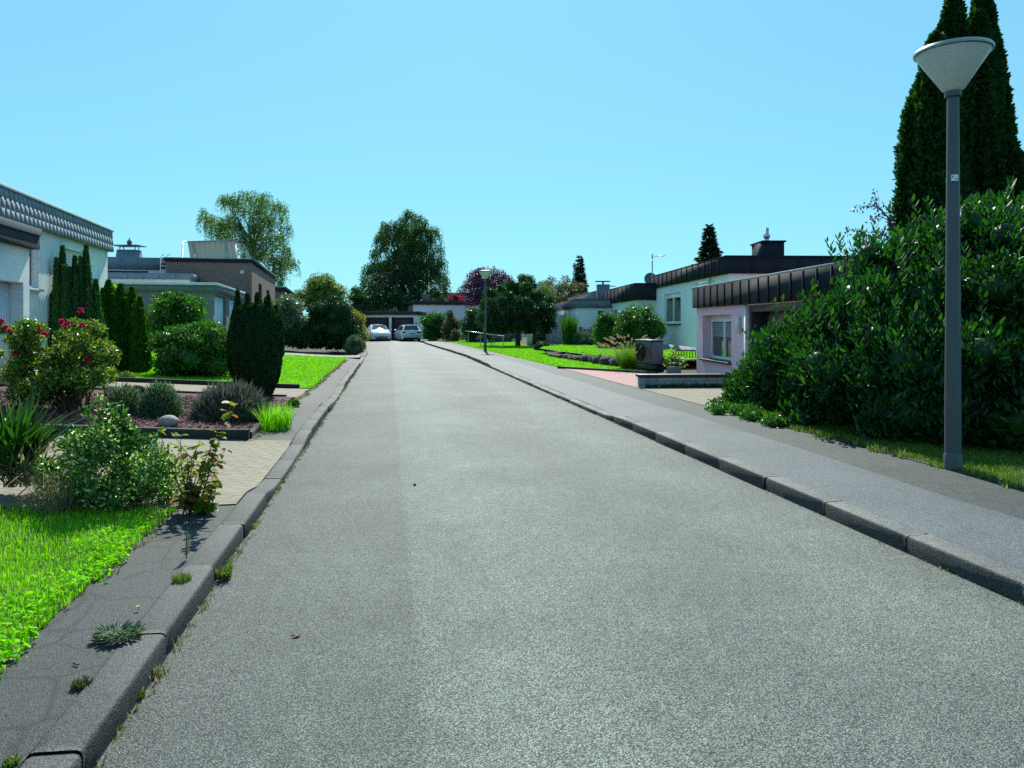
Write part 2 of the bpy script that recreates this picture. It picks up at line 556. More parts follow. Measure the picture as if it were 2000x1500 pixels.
L['chips'] = leafmat('bark_chip', (.05, .025, .028), (.24, .11, .11), (1, 1, 1), .02, .85, .2)
L['yellow'] = leafmat('yellow_petals', (.7, .45, .01), (.8, .55, .02), (1.2, 1.1, .5), .3)

# ------------------------------------------------------------------ foliage helpers
def unit(a):
    return a / np.maximum(np.linalg.norm(a, axis=1, keepdims=True), 1e-9)


def leafgeo(P, A, O, size, asp, fold=.22, six=True, rng=None):
    """Leaf quads: base P, axis A, facing O."""
    n = len(P)
    size = size.reshape(-1, 1)
    A = unit(A)
    S = unit(np.cross(A, O + rng.normal(0, .35, (n, 3))))
    N = np.cross(S, A)
    wv = size * asp
    if six:
        V = np.stack([P,
                      P + A * size * .32 + S * wv * .5 + N * wv * fold,
                      P + A * size * .70 + S * wv * .40 + N * wv * fold,
                      P + A * size,
                      P + A * size * .70 - S * wv * .40 + N * wv * fold,
                      P + A * size * .32 - S * wv * .5 + N * wv * fold], 1).reshape(-1, 3)
        k = np.arange(n)[:, None] * 6
        Fq = np.concatenate([k + np.array([[0, 1, 2, 3]]), k + np.array([[0, 3, 4, 5]])])
    else:
        V = np.stack([P, P + A * size * .45 + S * wv * .5, P + A * size, P + A * size * .45 - S * wv * .5], 1).reshape(-1, 3)
        k = np.arange(n)[:, None] * 4
        Fq = k + np.array([[0, 1, 2, 3]])
    return V, Fq


def ball(c, r, nu=10, nv=7):
    vs, fs = [], []
    for j in range(nv + 1):
        th = math.pi * j / nv
        for i in range(nu):
            ph = 2 * math.pi * i / nu
            vs.append((c[0] + r[0] * math.sin(th) * math.cos(ph), c[1] + r[1] * math.sin(th) * math.sin(ph), c[2] + r[2] * math.cos(th)))
    for j in range(nv):
        for i in range(nu):
            fs.append((j * nu + i, j * nu + (i + 1) % nu, (j + 1) * nu + (i + 1) % nu, (j + 1) * nu + i))
    return vs, fs


def clumps(c, r, n, cr, seed, lo=-.5, inner=.45):
    rng = np.random.default_rng(seed)
    out = []
    while len(out) < n:
        d = rng.normal(size=3)
        d /= np.linalg.norm(d)
        if d[2] < lo: continue
        k = inner + (1 - inner) * rng.random() ** .5
        q = cr * rng.uniform(.7, 1.3)
        p = np.array(c) + d * np.maximum(np.array(r) - q * .75, .02) * k
        out.append((*p, q * rng.uniform(.9, 1.2), q * rng.uniform(.9, 1.2), q * rng.uniform(.75, 1.0)))
    return out


def foliage(name, parent, mat, lobes, n, size, asp=.5, out=.6, up=.3, rnd=.6, shell=.4, droop=0., seed=1, zmin=None, core=0., six=True, cull=.72, loc=None, keep=None, jit=0.):
    rng = np.random.default_rng(seed)
    Lb = np.array(lobes, float)
    wgt = (Lb[:, 3] * Lb[:, 4] * Lb[:, 5]) ** (2 / 3)
    idx = rng.choice(len(Lb), n, p=wgt / wgt.sum())
    d = unit(rng.normal(size=(n, 3)))
    rad = 1 - shell * rng.random(n) ** 1.4 + rng.normal(0, .05, n)
    P = Lb[idx, :3] + d * Lb[idx, 3:] * rad[:, None]
    if jit: P = P + d * np.abs(rng.normal(0, jit, (n, 1)))
    ok = np.ones(n, bool)
    for k in range(len(Lb)):
        q = (((P - Lb[k, :3]) / Lb[k, 3:]) ** 2).sum(1)
        ok &= ~((q < cull * cull) & (idx != k))
    if droop:
        P[:, 2] -= droop * rng.random(n) ** 1.3
    if zmin is not None: ok &= P[:, 2] > zmin
    if keep is not None: ok &= keep(P)
    P, d = P[ok], d[ok]
    A = d * out + np.array([0, 0, up]) + rng.normal(0, rnd, (len(P), 3))
    V, Fq = leafgeo(P, A, d + np.array([0, 0, .3]), size * rng.uniform(.6, 1.3, len(P)), asp, six=six, rng=rng)
    faces = [(Fq, 0)]
    if core:
        vs, fs = [], []
        for l in Lb:
            b, f = ball(l[:3], l[3:] * core)
            if zmin is not None: b = [(x, y, max(z, zmin)) for x, y, z in b]
            fs += [tuple(i + len(vs) for i in q) for q in f]
            vs += b
        faces.append((np.array(fs) + len(V), 0))
        V = np.concatenate([V, np.array(vs)])
    return np_mesh(name, V, faces, mat, parent, loc)


def column_pts(rng, base, H, R, prof, n, lump=.13, sh=.2):
    t = rng.random(n) ** .85
    a = rng.uniform(0, 2 * math.pi, n)
    ph = rng.uniform(0, 6.28, 4)
    lum = 1 + lump * (np.sin(3 * a + 7 * t + ph[0]) * .5 + np.sin(5 * a - 11 * t + ph[1]) * .5 + np.sin(9 * a + 23 * t + ph[2]) * .4)
    r = R * prof(t) * lum * (1 - sh * rng.random(n) ** 1.5)
    P = np.stack([base[0] + r * np.cos(a), base[1] + r * np.sin(a), base[2] + H * t], 1)
    D = np.stack([np.cos(a), np.sin(a), np.zeros(n)], 1)
    return P, D


def column(name, parent, mat, cols, size, asp=.45, up=1.0, out=.55, rnd=.3, seed=1, lump=.13, core=.8, sh=.2):
    """cols: list of (base, H, R, prof, n)"""
    rng = np.random.default_rng(seed)
    Vs, faces, off = [], [], 0
    for base, H, R, prof, n in cols:
        P, D = column_pts(rng, base, H, R, prof, n, lump, sh)
        A = D * out + np.array([0, 0, up]) + rng.normal(0, rnd, (n, 3))
        V, Fq = leafgeo(P, A, D, size * rng.uniform(.6, 1.35, n), asp, rng=rng)
        Vs.append(V); faces.append((Fq + off, 0)); off += len(V)
        if core:
            ts = np.linspace(0, 1, 9)
            vs, fs = [], []
            for t in ts:
                for k in range(10):
                    r = R * core * float(prof(np.array([t * .97]))[0])
                    vs.append((base[0] + r * math.cos(k * .628), base[1] + r * math.sin(k * .628), base[2] + H * t * .97))
            for i in range(8):
                for k in range(10):
                    fs.append((i * 10 + k, i * 10 + (k + 1) % 10, (i + 1) * 10 + (k + 1) % 10, (i + 1) * 10 + k))
            Vs.append(np.array(vs)); faces.append((np.array(fs) + off, 0)); off += len(vs)
    return np_mesh(name, np.concatenate(Vs), faces, mat, parent)


def pxlobes(spec, y, depth, seed, sq=.9):
    """clumps given as (x, y, radius) read off the photograph, spread in depth round the trunk"""
    rng = np.random.default_rng(seed)
    out = []
    for px, py, r in spec:
        q = r / F * y
        yy = y + rng.uniform(-1, 1) * depth
        p = at(px, py, yy)
        out.append((*p, q, q, q * sq))
    return out


def weep(name, parent, mat, lobes, nstr, per, ln, size, seed, asp=.5, base=.3, zmin=0):
    """hanging strands of leaves from every clump, plus leaves in the clump"""
    rng = np.random.default_rng(seed)
    Lb = np.array(lobes, float)
    wgt = Lb[:, 3] ** 2
    idx = rng.choice(len(Lb), nstr, p=wgt / wgt.sum())
    d = unit(rng.normal(size=(nstr, 3)))
    P0 = Lb[idx, :3] + d * Lb[idx, 3:] * (rng.random((nstr, 1)) ** .5)
    l = ln * rng.uniform(.25, 1.1, nstr) * (Lb[idx, 3] / Lb[:, 3].mean()) ** .5
    t = rng.random((nstr, per))
    P = P0[:, None, :] + np.stack([d[:, None, 0] * .25 * l[:, None] * np.sqrt(t), d[:, None, 1] * .25 * l[:, None] * np.sqrt(t), -l[:, None] * t + .12 * l[:, None]], 2)
    P = P.reshape(-1, 3) + rng.normal(0, size * .45, (nstr * per, 3))
    nb = int(nstr * per * base)
    i2 = rng.choice(len(Lb), nb, p=wgt / wgt.sum())
    d2 = unit(rng.normal(size=(nb, 3)))
    P = np.concatenate([P, Lb[i2, :3] + d2 * Lb[i2, 3:] * rng.random((nb, 1)) ** .4])
    P = P[P[:, 2] > zmin]
    A = np.array([0, 0, -.8]) + rng.normal(0, .5, P.shape)
    V, Fq = leafgeo(P, A, rng.normal(0, 1, P.shape) + np.array([0, 0, .3]), size * rng.uniform(.6, 1.3, len(P)), asp, six=False, rng=rng)
    return np_mesh(name, V, [(Fq, 0)], mat, parent)


def limbs(name, parent, mat, base, fork, r0, targets, seed=1, n=7):
    """trunk from base to fork, then bent limbs to the targets"""
    rng = np.random.default_rng(seed)
    mb = MB()
    b, f = Vector(base), Vector(fork)
    mid = b.lerp(f, .5) + Vector((rng.normal(0, .05), rng.normal(0, .05), 0)) * (f - b).length
    mb.tube([b, b.lerp(mid, .5) , mid, f], [r0 * 1.25, r0, r0 * .9, r0 * .75], n)
    for tg in targets:
        q = Vector(tg)
        s = b.lerp(f, float(rng.uniform(.75, 1)))
        m1 = s.lerp(q, .5) + Vector((rng.normal(0, .08), rng.normal(0, .08), .08)) * (q - s).length
        mb.tube([s, m1, q], [r0 * .45, r0 * .28, r0 * .08], 5, cap=False)
    return mb.build(name, mat, parent, smooth=True)


def tuft(P0, n, h, spread, lean, w, rng, curve=.5):
    """arching blades from a base point: 3 segments each; returns V,F(quads+tri as quads)"""
    a = rng.uniform(0, 2 * math.pi, n)
    ln = rng.uniform(.1, 1, n) * lean
    hh = h * rng.uniform(.55, 1.1, n)
    dx, dy = np.cos(a), np.sin(a)
    r0 = spread * np.sqrt(rng.random(n))
    a2 = rng.uniform(0, 2 * math.pi, n)
    bx, by = P0[0] + r0 * np.cos(a2), P0[1] + r0 * np.sin(a2)
    sx, sy = -dy, dx
    vs = []
    for t, ww in ((0, 1), (.4, .9), (.75, .6), (1, .06)):
        ho = hh * ln * (t * (1 - curve) + curve * t * t)
        zz = hh * (t - curve * ln * .55 * t * t)
        for sg in (-1, 1):
            vs.append(np.stack([bx + dx * ho + sg * sx * w * ww / 2, by + dy * ho + sg * sy * w * ww / 2, P0[2] + zz], 1))
    V = np.stack(vs, 1).reshape(-1, 3)
    k = np.arange(n)[:, None] * 8
    Fq = np.concatenate([k + np.array([[i, i + 1, i + 3, i + 2]]) for i in (0, 2, 4)])
    return V, Fq


def tufts(name, parent, mat, specs, seed=1, loc=None):
    rng = np.random.default_rng(seed)
    Vs, Fs, off = [], [], 0
    for sp in specs:
        V, Fq = tuft(*sp, rng)
        Vs.append(V); Fs.append(Fq + off); off += len(V)
    return np_mesh(name, np.concatenate(Vs), [(np.concatenate(Fs), 0)], mat, parent, loc)


def blades(name, XY, h, wd, seed, label='short bright green lawn grass', zoff=0.0, mat=None, hz=None):
    rng = np.random.default_rng(seed)
    n = len(XY)
    z = gz(XY[:, 0], XY[:, 1]) + zoff if hz is None else hz
    a = rng.uniform(0, 2 * math.pi, n)
    ln = rng.uniform(0, .9, n)
    hh = h * rng.uniform(.45, 1.25, n)
    b = np.stack([XY[:, 0], XY[:, 1], z - .005], 1)
    s = np.stack([np.cos(a), np.sin(a), np.zeros(n)], 1) * wd / 2
    t = np.stack([-np.sin(a), np.cos(a), np.zeros(n)], 1)
    mid = b + t * (hh * ln * .3)[:, None] + np.array([0, 0, 1]) * (hh * .6)[:, None]
    tip = b + t * (hh * ln)[:, None] + np.array([0, 0, 1]) * (hh * (1 - .25 * ln))[:, None]
    V = np.stack([b - s, b + s, mid + s * .7, mid - s * .7, tip], 1).reshape(-1, 3)
    k = np.arange(n)[:, None] * 5
    o = np_mesh(name, V, [(k + np.array([[0, 1, 2, 3]]), 0), (k + np.array([[3, 2, 4]]), 0)], mat or L['grass'])
    return props(o, label, 'grass', kind='stuff')


def in_poly(P, poly):
    poly = np.array(poly)
    x, y = P[:, 0], P[:, 1]
    ins = np.zeros(len(P), bool)
    j = len(poly) - 1
    for i in range(len(poly)):
        xi, yi = poly[i]; xj, yj = poly[j]
        c = ((yi > y) != (yj > y)) & (x < (xj - xi) * (y - yi) / (yj - yi + 1e-12) + xi)
        ins ^= c
        j = i
    return ins


def scatter(poly, n, seed, near=0.0):
    """random points in polygon; near>0 weights towards the camera"""
    rng = np.random.default_rng(seed)
    p = np.array(poly)
    lo, hi = p.min(0), p.max(0)
    out = np.zeros((0, 2))
    while len(out) < n:
        q = lo + rng.random((n * 2, 2)) * (hi - lo)
        if near: q = q[rng.random(len(q)) < (lo[1] + .5) ** near / np.maximum(q[:, 1] + .5, lo[1] + .5) ** near]
        out = np.concatenate([out, q[in_poly(q, poly)]])
    return out[:n]


# ------------------------------------------------------------------ ground, road, pavements
def structure(o):
    o['kind'] = 'structure'
    return o


def loft(name, A, B, mat, nu=40, nv=8, dz=0.0, zf=None):
    def res(pl, n):
        pl = np.array(pl, float)
        t = np.linspace(0, len(pl) - 1, n)
        i = np.minimum(t.astype(int), len(pl) - 2)
        f = (t - i)[:, None]
        return pl[i] * (1 - f) + pl[i + 1] * f
    a, b = res(A, nu), res(B, nu)
    V, Fq = [], []
    for j in range(nv):
        t = j / (nv - 1)
        xy = a * (1 - t) + b * t
        z = (gz(xy[:, 0], xy[:, 1]) + dz) if zf is None else zf(xy, t)
        V.append(np.column_stack([xy, z]))
    V = np.concatenate(V)
    for j in range(nv - 1):
        for i in range(nu - 1):
            Fq.append((j * nu + i, j * nu + i + 1, (j + 1) * nu + i + 1, (j + 1) * nu + i))
    return structure(np_mesh(name, V, [(np.array(Fq), 0)], mat, smooth=True))


xs = np.concatenate([[-1500, -500, -200, -110, -80, -65], np.arange(-55, 41, 1.0), [50, 65, 80, 110, 200, 500, 1500]])
ys = np.concatenate([[-300, -80, -30], np.arange(-12, 80, 1.0), [85, 95, 110, 140, 200, 400, 900, 2500]])
gx, gy = np.meshgrid(xs, ys)
dl = (XL(np.clip(gy, -20, 75)) - gx) * .987
dr = (gx - XR(np.clip(gy, -20, 75))) * .987
yy = np.clip(gy, -20, 75)
g_z = np.where(dl > .9, gz(gx, yy) - .03, np.where(dr > .9, .085, -.1))
g_z = np.where(gy > 80, np.where(dl > .9, g_z, .08), g_z)
nx, ny = len(xs), len(ys)
ii = (np.arange(ny - 1)[:, None] * nx + np.arange(nx - 1)[None, :]).ravel()
structure(np_mesh('ground', np.stack([gx.ravel(), gy.ravel(), g_z.ravel()], 1), [(np.stack([ii, ii + 1, ii + nx + 1, ii + nx], 1), 0)], M['soil'], smooth=True))

sy = np.linspace(-6, 74, 161)
loft('road', [(XL(s) - .05, s) for s in sy], [(XR(s) + (.05 if s < 59 else .05 + (s - 59) * .03), s) for s in sy], M['road'], 320, 14,
     zf=lambda xy, t: 0 * xy[:, 0] + .035 * (1 - (2 * t - 1) ** 2) - .0)


def smooth_low(s, ranges, hi, lo):
    h = hi
    for a, b in ranges:
        k = min(max((s - a) / .8, 0), 1) * min(max((b - s) / .8, 0), 1)
        k = k * k * (3 - 2 * k)
        h = min(h, hi + (lo - hi) * k)
    return h


def hL(s): return smooth_low(s, [(6.6, 10.2), (14.2, 19.2), (29, 38)], .115, .04)
def hR(s): return smooth_low(s, [(12.0, 28.0)], .125, .065)


def kerb(name, fn, hf, s0, s1, seed, top='kerb'):
    rng = np.random.default_rng(seed)
    mb = MB()
    s = s0
    while s < s1:
        ln = 1.0 if s < 30 else 2.0
        jz, jd = rng.normal(0, .004), rng.normal(0, .006)
        st = [s + .006, s + .03, s + ln * .5, s + ln - .03, s + ln - .006]
        vs, fs, fk = [], [], []
        for q, sq in enumerate(st):
            e = .008 if q in (0, 4) else 0
            h = hf(sq) + jz - e
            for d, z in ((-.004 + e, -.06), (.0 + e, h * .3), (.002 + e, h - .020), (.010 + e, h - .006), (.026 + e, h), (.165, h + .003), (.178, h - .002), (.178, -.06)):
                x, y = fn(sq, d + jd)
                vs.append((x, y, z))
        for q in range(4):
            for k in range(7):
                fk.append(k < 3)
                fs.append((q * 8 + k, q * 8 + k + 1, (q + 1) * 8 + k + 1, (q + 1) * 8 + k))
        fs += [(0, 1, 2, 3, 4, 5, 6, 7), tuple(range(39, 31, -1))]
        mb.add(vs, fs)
        mb.m[-len(fs):] = [1 if k else 0 for k in fk] + [0, 0]  # street-side faces take the darker colour with painted shade
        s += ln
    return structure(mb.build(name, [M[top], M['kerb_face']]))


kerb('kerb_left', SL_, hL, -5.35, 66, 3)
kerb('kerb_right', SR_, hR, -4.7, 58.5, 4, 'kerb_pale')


def zR(d):
    def f(xy, t):
        s = xy[:, 1] - .158 * d(t)
        h = np.array([hR(q) for q in s])
        k = np.clip(d(t) / 1.1, 0, 1)
        return h * (1 - k) + .115 * k - .004
    return f


rs = np.random.default_rng(8)
sr = np.linspace(-5, 70, 150)
wob = np.interp(sr, np.linspace(-5, 70, 40), rs.normal(0, .05, 40))
loft('pavement_right', [SR_(s, .178) for s in sr], [SR_(s, 1.22 + wv) for s, wv in zip(sr, wob)], M['pave_l'], 300, 5, zf=zR(lambda t: .178 + 1.04 * t))
loft('pavement_edge_strip', [SR_(s, 1.21 + wv) for s, wv in zip(sr, wob)], [SR_(s, 2.06) for s in sr], M['pave_d'], 300, 4, zf=zR(lambda t: 1.22 + .84 * t))

sl_ = np.linspace(-5, 68, 240)
wl = np.interp(sl_, np.linspace(-5, 68, 150), rs.normal(0, .045, 150))
def zL(xy, t):
    d = .178 + .56 * t
    h = np.array([hL(q) for q in xy[:, 1] + .162 * d])
    return h * (1 - t) + .112 * t - .004
for p0, p1 in ((-5, 6.3), (9.8, 33.3), (35.3, 68)):
    ss = sl_[(sl_ >= p0 - .2) & (sl_ <= p1 + .2)].clip(p0, p1)
    loft('pavement_left', [SL_(s, .178) for s in ss], [SL_(s, .74 + np.interp(s, sl_, wl)) for s in ss], M['strip'], 200, 4, zf=zL)


def zdrive(xy, t):
    d = (XL(xy[:, 1]) - xy[:, 0]) * .987
    s = xy[:, 1] + .162 * d
    h = np.array([hL(q) for q in s])
    k = np.clip((d - .17) / 1.0, 0, 1)
    return (h * (1 - k) + gz(xy[:, 0], xy[:, 1]) * k) + .006


sa = np.linspace(6.25, 9.85, 20)
loft('driveway_beige', [SL_(s, .182) for s in sa], [SL_(s, 8.5) for s in sa], M['beige'], 40, 40, zf=zdrive)
sa = np.linspace(15.35, 17.35, 12)
loft('path_beige', [SL_(s, .72) for s in sa], [SL_(s, 10) for s in sa], M['beige'], 20, 20, dz=.008)
sa = np.linspace(33.2, 35.4, 10)
loft('path_grey', [SL_(s, .182) for s in sa], [SL_(s, 12) for s in sa], M['grey'], 20, 30, dz=.010)
sa = np.linspace(10.0, 15.2, 12)
loft('mulch_bed', [SL_(s, .80) for s in sa], [SL_(s, 8.5) for s in sa], M['mulch'], 24, 24, dz=.035)
sa = np.linspace(-4, 6.26, 40)
loft('lawn_front', [SL_(s, .69) for s in sa], [SL_(s, 9) for s in sa], M['soil'], 60, 20, dz=.004)
sa = np.linspace(17.6, 33.2, 40)
loft('lawn_middle', [SL_(s, .72) for s in sa], [SL_(s, 11) for s in sa], M['lawn'], 60, 20, dz=.006)
sa = np.linspace(12.7, 17.7, 20)
loft('driveway_right', [SR_(s, 2.05) for s in sa], [SR_(s, 5.4) for s in sa], M['beige'], 30, 10, dz=.004)
loft('driveway_red', [SR_(17.65, 2.05), SR_(24.9, 2.05)], [(4.3, 18.0), (4.25, 22.2)], M['red'], 20, 8, dz=.006)
sa = np.linspace(-4, 12.9, 30)
loft('lawn_verge', [SR_(s, 2.04) for s in sa], [SR_(s, 4.2) for s in sa], M['soil'], 40, 6, dz=.004)
# right lawn beyond the red drive, up to the rock wall and along the pavement
sa = np.linspace(24.9, 64, 40)
lawnR_b = [(4.2, 22.3)] + [(3.6, 25.3), (1.75, 33.7)] + [(1.9 - .06 * (s - 34), s + 1.5) for s in np.linspace(38, 63, 37)]
loft('lawn_right', [SR_(s, 2.04) for s in sa], lawnR_b, M['lawn'], 80, 8, dz=.008)
loft('lawn_terrace', [(4.6, 25.0), (3.62, 25.5), (1.78, 33.8), (1.3, 36.5)], [(8, 25.4), (8, 28), (6.5, 36), (4.2, 46)], M['lawn'], 30, 8, dz=.30)


def edging(name, label, a, b, h, wd, dz=0.0, mat='dark', cat='edging', seg=12):
    mb = MB()
    a, b = np.array(a), np.array(b)
    u = (b - a) / np.linalg.norm(b - a)
    n = np.array([-u[1], u[0]]) * wd / 2
    vs, fs = [], []
    for i in range(seg + 1):
        p = a + (b - a) * i / seg
        z = float(gz(*p)) + dz
        for q, zz in ((p - n, z - .05), (p - n, z + h), (p + n, z + h), (p + n, z - .05)):
            vs.append((q[0], q[1], zz))
    for i in range(seg):
        for k in range(4):
            fs.append((i * 4 + k, i * 4 + (k + 1) % 4, (i + 1) * 4 + (k + 1) % 4, (i + 1) * 4 + k))
    fs += [(0, 1, 2, 3), (seg * 4 + 3, seg * 4 + 2, seg * 4 + 1, seg * 4)]
    mb.add(vs, fs)
    c = (a + b) / 2
    return props(mb.build(name, M[mat], loc=(c[0], c[1], float(gz(*c))), bevel=.008), label, cat)


edging('bed_edging', 'dark timber board edging the front of the reddish mulch bed', SL_(9.93, .72), SL_(9.93, 8.2), .12, .09)
edging('bed_edging', 'short dark edging at the mulch bed end beside the grass tuft', SL_(9.99, .74), SL_(13.2, .74), .07, .07)
edging('lawn_edging', 'dark low edging along the near side of the middle lawn', SL_(17.5, .95), SL_(17.5, 9.5), .10, .10)
edging('path_edging', 'dark edging between mulch bed and beige garden path', SL_(15.27, .95), SL_(15.27, 9.0), .07, .09)
edging('drive_edging', 'dark edging between the right lawn and red paved drive', (1.55, 25.15), (4.25, 22.25), .07, .10)

rng = np.random.default_rng(66)
ch_ = scatter([SL_(10.02, .85), SL_(14.5, .85), SL_(14.5, 6.5), SL_(10.02, 6.5)], 26000, 67, .5)
ch_ = np.column_stack([ch_, gz(ch_[:, 0], ch_[:, 1]) + .035 + rng.uniform(0, .025, len(ch_))])
V, Fq = leafgeo(ch_, rng.normal(0, 1, ch_.shape) * np.array([1, 1, .35]), np.tile([0, 0, 1.], (len(ch_), 1)) + rng.normal(0, .4, ch_.shape), rng.uniform(.02, .06, len(ch_)), .5, six=False, rng=rng)
props(np_mesh('bark_chips', V, [(Fq, 0)], L['chips']), 'loose reddish bark chips covering the bed', 'bark chips', kind='stuff')

# ------------------------------------------------------------------ buildings
class Face:
    def __init__(s, P0, u, n): s.P, s.u, s.n = np.array(P0, float), np.array(u, float), np.array(n, float)

    def pt(s, a, z, o=0.0):
        q = s.P + s.u * a + s.n * o
        return (q[0], q[1], z)

    def box(s, mb, a0, a1, z0, z1, o0, o1):
        mb.hexa([s.pt(a0, z0, o0), s.pt(a1, z0, o0), s.pt(a1, z0, o1), s.pt(a0, z0, o1), s.pt(a0, z1, o0), s.pt(a1, z1, o0), s.pt(a1, z1, o1), s.pt(a0, z1, o1)])

    def wall(s, mb, Lg, z0, z1, ops=()):
        As = sorted({0, Lg} | {a for o in ops for a in o[:2]})
        Zs = sorted({z0, z1} | {z for o in ops for z in o[2:4]})
        for a0, a1 in zip(As, As[1:]):
            for b0, b1 in zip(Zs, Zs[1:]):
                ca, cb = (a0 + a1) / 2, (b0 + b1) / 2
                if any(o[0] < ca < o[1] and o[2] < cb < o[3] for o in ops): continue
                mb.quad(s.pt(a0, b0), s.pt(a1, b0), s.pt(a1, b1), s.pt(a0, b1))
        for a0, a1, b0, b1, dp in ops:
            for p, q in (((a0, b0), (a1, b0)), ((a1, b0), (a1, b1)), ((a1, b1), (a0, b1)), ((a0, b1), (a0, b0))):
                mb.quad(s.pt(*p), s.pt(*q), s.pt(*q, -dp), s.pt(*p, -dp))


class Block:
    """O near corner; u runs along the street face (outward -v), v runs inward (face outward -u)"""
    def __init__(s, O, u, v, Lg, W):
        s.O, s.u, s.v, s.L, s.W = np.array(O, float), np.array(u, float), np.array(v, float), Lg, W
        s.a = Face(s.O, s.u, -s.v)
        s.b = Face(s.O, s.v, -s.u)
        s.c = Face(s.O + s.v * W, s.u, s.v)
        s.d = Face(s.O + s.u * Lg, s.v, s.u)

    def walls(s, mb, z0, z1, a=(), b=(), top=True):
        s.a.wall(mb, s.L, z0, z1, a)
        s.b.wall(mb, s.W, z0, z1, b)
        s.c.wall(mb, s.L, z0, z1)
        s.d.wall(mb, s.W, z0, z1)
        if top: mb.quad(s.a.pt(0, z1), s.a.pt(s.L, z1), s.c.pt(s.L, z1), s.c.pt(0, z1))

    def grow(s, o):
        return Block(s.O - s.u * o - s.v * o, s.u, s.v, s.L + 2 * o, s.W + 2 * o)

    def solid(s, mb, z0, z1):
        p = [s.a.pt(0, 0), s.a.pt(s.L, 0), s.c.pt(s.L, 0), s.c.pt(0, 0)]
        mb.hexa([(x, y, z0) for x, y, _ in p] + [(x, y, z1) for x, y, _ in p])

    def seams(s, mb, z0, z1, step, r=.02, faces='ab'):
        for f, ln in (('a', s.L), ('b', s.W)):
            if f not in faces: continue
            fc = getattr(s, f)
            a = step
            while a < ln - .05:
                fc.box(mb, a - r / 2, a + r / 2, z0 + .01, z1 - .01, -.005, r * 1.3)
                a += step


def nrm(x, y):
    l = math.hypot(x, y)
    return np.array([x / l, y / l])


def window(parent, f, a0, a1, z0, z1, dp, mull=1, frame=.07, sill=True, blind=0.0, mats=('white', 'glass', 'stone_dark'), rollbox=0.0):
    mb = MB()
    o0, o1 = -dp - .01, -dp + .06
    f.box(mb, a0, a1, z1 - frame, z1, o0, o1)
    f.box(mb, a0, a1, z0, z0 + frame, o0, o1)
    f.box(mb, a0, a0 + frame, z0 + frame, z1 - frame, o0, o1)
    f.box(mb, a1 - frame, a1, z0 + frame, z1 - frame, o0, o1)
    for k in range(mull):
        c = a0 + (a1 - a0) * (k + 1) / (mull + 1)
        f.box(mb, c - frame * .6, c + frame * .6, z0 + frame, z1 - frame, o0, o1 + .012)
    if rollbox:
        f.box(mb, a0 + .01, a1 - .01, z1 - frame - rollbox, z1 - frame, o0, o1 + .02)
    w_ = mb.build('window', M[mats[0]], parent, bevel=.008)
    mb = MB()
    mb.quad(f.pt(a0 + .02, z0 + .02, -dp + .015), f.pt(a1 - .02, z0 + .02, -dp + .015), f.pt(a1 - .02, z1 - .02, -dp + .015), f.pt(a0 + .02, z1 - .02, -dp + .015))
    mb.build('pane', M[mats[1]], w_)
    if blind:
        mb = MB()
        zb = z1 - frame - blind * (z1 - z0)
        zz = zb
        while zz < z1 - frame - rollbox - .03:
            f.box(mb, a0 + frame, a1 - frame, zz, zz + .045, -dp + .02, -dp + .032)
            zz += .05
        mb.build('blind', M['blind'], w_)
    if sill:
        mb = MB()
        f.box(mb, a0 - .06, a1 + .06, z0 - .06, z0 - .004, -dp + .02, .10)
        mb.build('sill', M[mats[2]], w_, bevel=.008)
    return w_


UL, VL = nrm(-.2298, 1), None
VL = np.array([-UL[1], UL[0]])          # points away from the street on the left
UR = nrm(-.04, 1)
VR = np.array([UR[1], -UR[0]])          # points away from the street on the right

# --- white house at the left edge: tall wall with slate band, garage wing in front
root = thing('white_house', 'white rendered house with scale slate roof band and a garage wing at the left edge', 'house', (-13, 17, .4))
wl_near = np.array([-11.9, 22.3]) - UL * 16
blk = Block(wl_near, UL, VL, 16, 8)
def aA(y): return (y - wl_near[1]) / UL[1]
mb = MB()
ops = [(aA(16.0), aA(17.15), 2.38, 3.56, .14), (aA(18.7), aA(20.7), 1.3, 3.48, .12)]
blk.walls(mb, -.2, 4.25, a=ops)
wallo = mb.build('wall', M['plaster_dirty'], root)
window(root, blk.a, *ops[0][:4], .14, mull=1, mats=('white', 'glass', 'palemetal'))
mb = MB()
f = blk.a
zz = 1.3
while zz < 3.46:
    f.box(mb, ops[1][0] + .005, ops[1][1] - .005, zz + .003, zz + .05, -.10, -.085)
    zz += .053
mb.build('roller_shutter', M['white'], root)
mb = MB()
g = blk.grow(.10)
for fc, ln in ((g.a, g.L), (g.d, g.W)):
    stp = .235
    for r_ in range(3):
        zt = 4.30 - r_ * .19
        nt_ = int(ln / stp)
        for k in range(nt_ + 1):
            a0 = k * stp + (r_ % 2) * stp * .25
            a1 = min(a0 + stp * .90, ln)
            if a1 - a0 < .05: continue
            z0_ = zt - .20
            q = [(a0, z0_, -.02), (a1, z0_, -.02), (a1, z0_, .024 + .012 * r_), (a0, z0_, .034 + .012 * r_), (a0, zt, -.02), (a1, zt, -.02), (a1, zt, .012 + .012 * r_), (a0, zt, .018 + .012 * r_)]
            mb.hexa([fc.pt(a, z, o) for a, z, o in q])
mb.build('slate_band', M['slate_scale'], root)
mb = MB()
blk.grow(.07).solid(mb, 3.74, 4.31)
mb.build('roof', M['navy'], root)
mb = MB()
g2 = blk.grow(.15)
g2.solid(mb, 4.315, 4.375)
mb.build('roof_edge', M['palemetal'], root, bevel=.012)
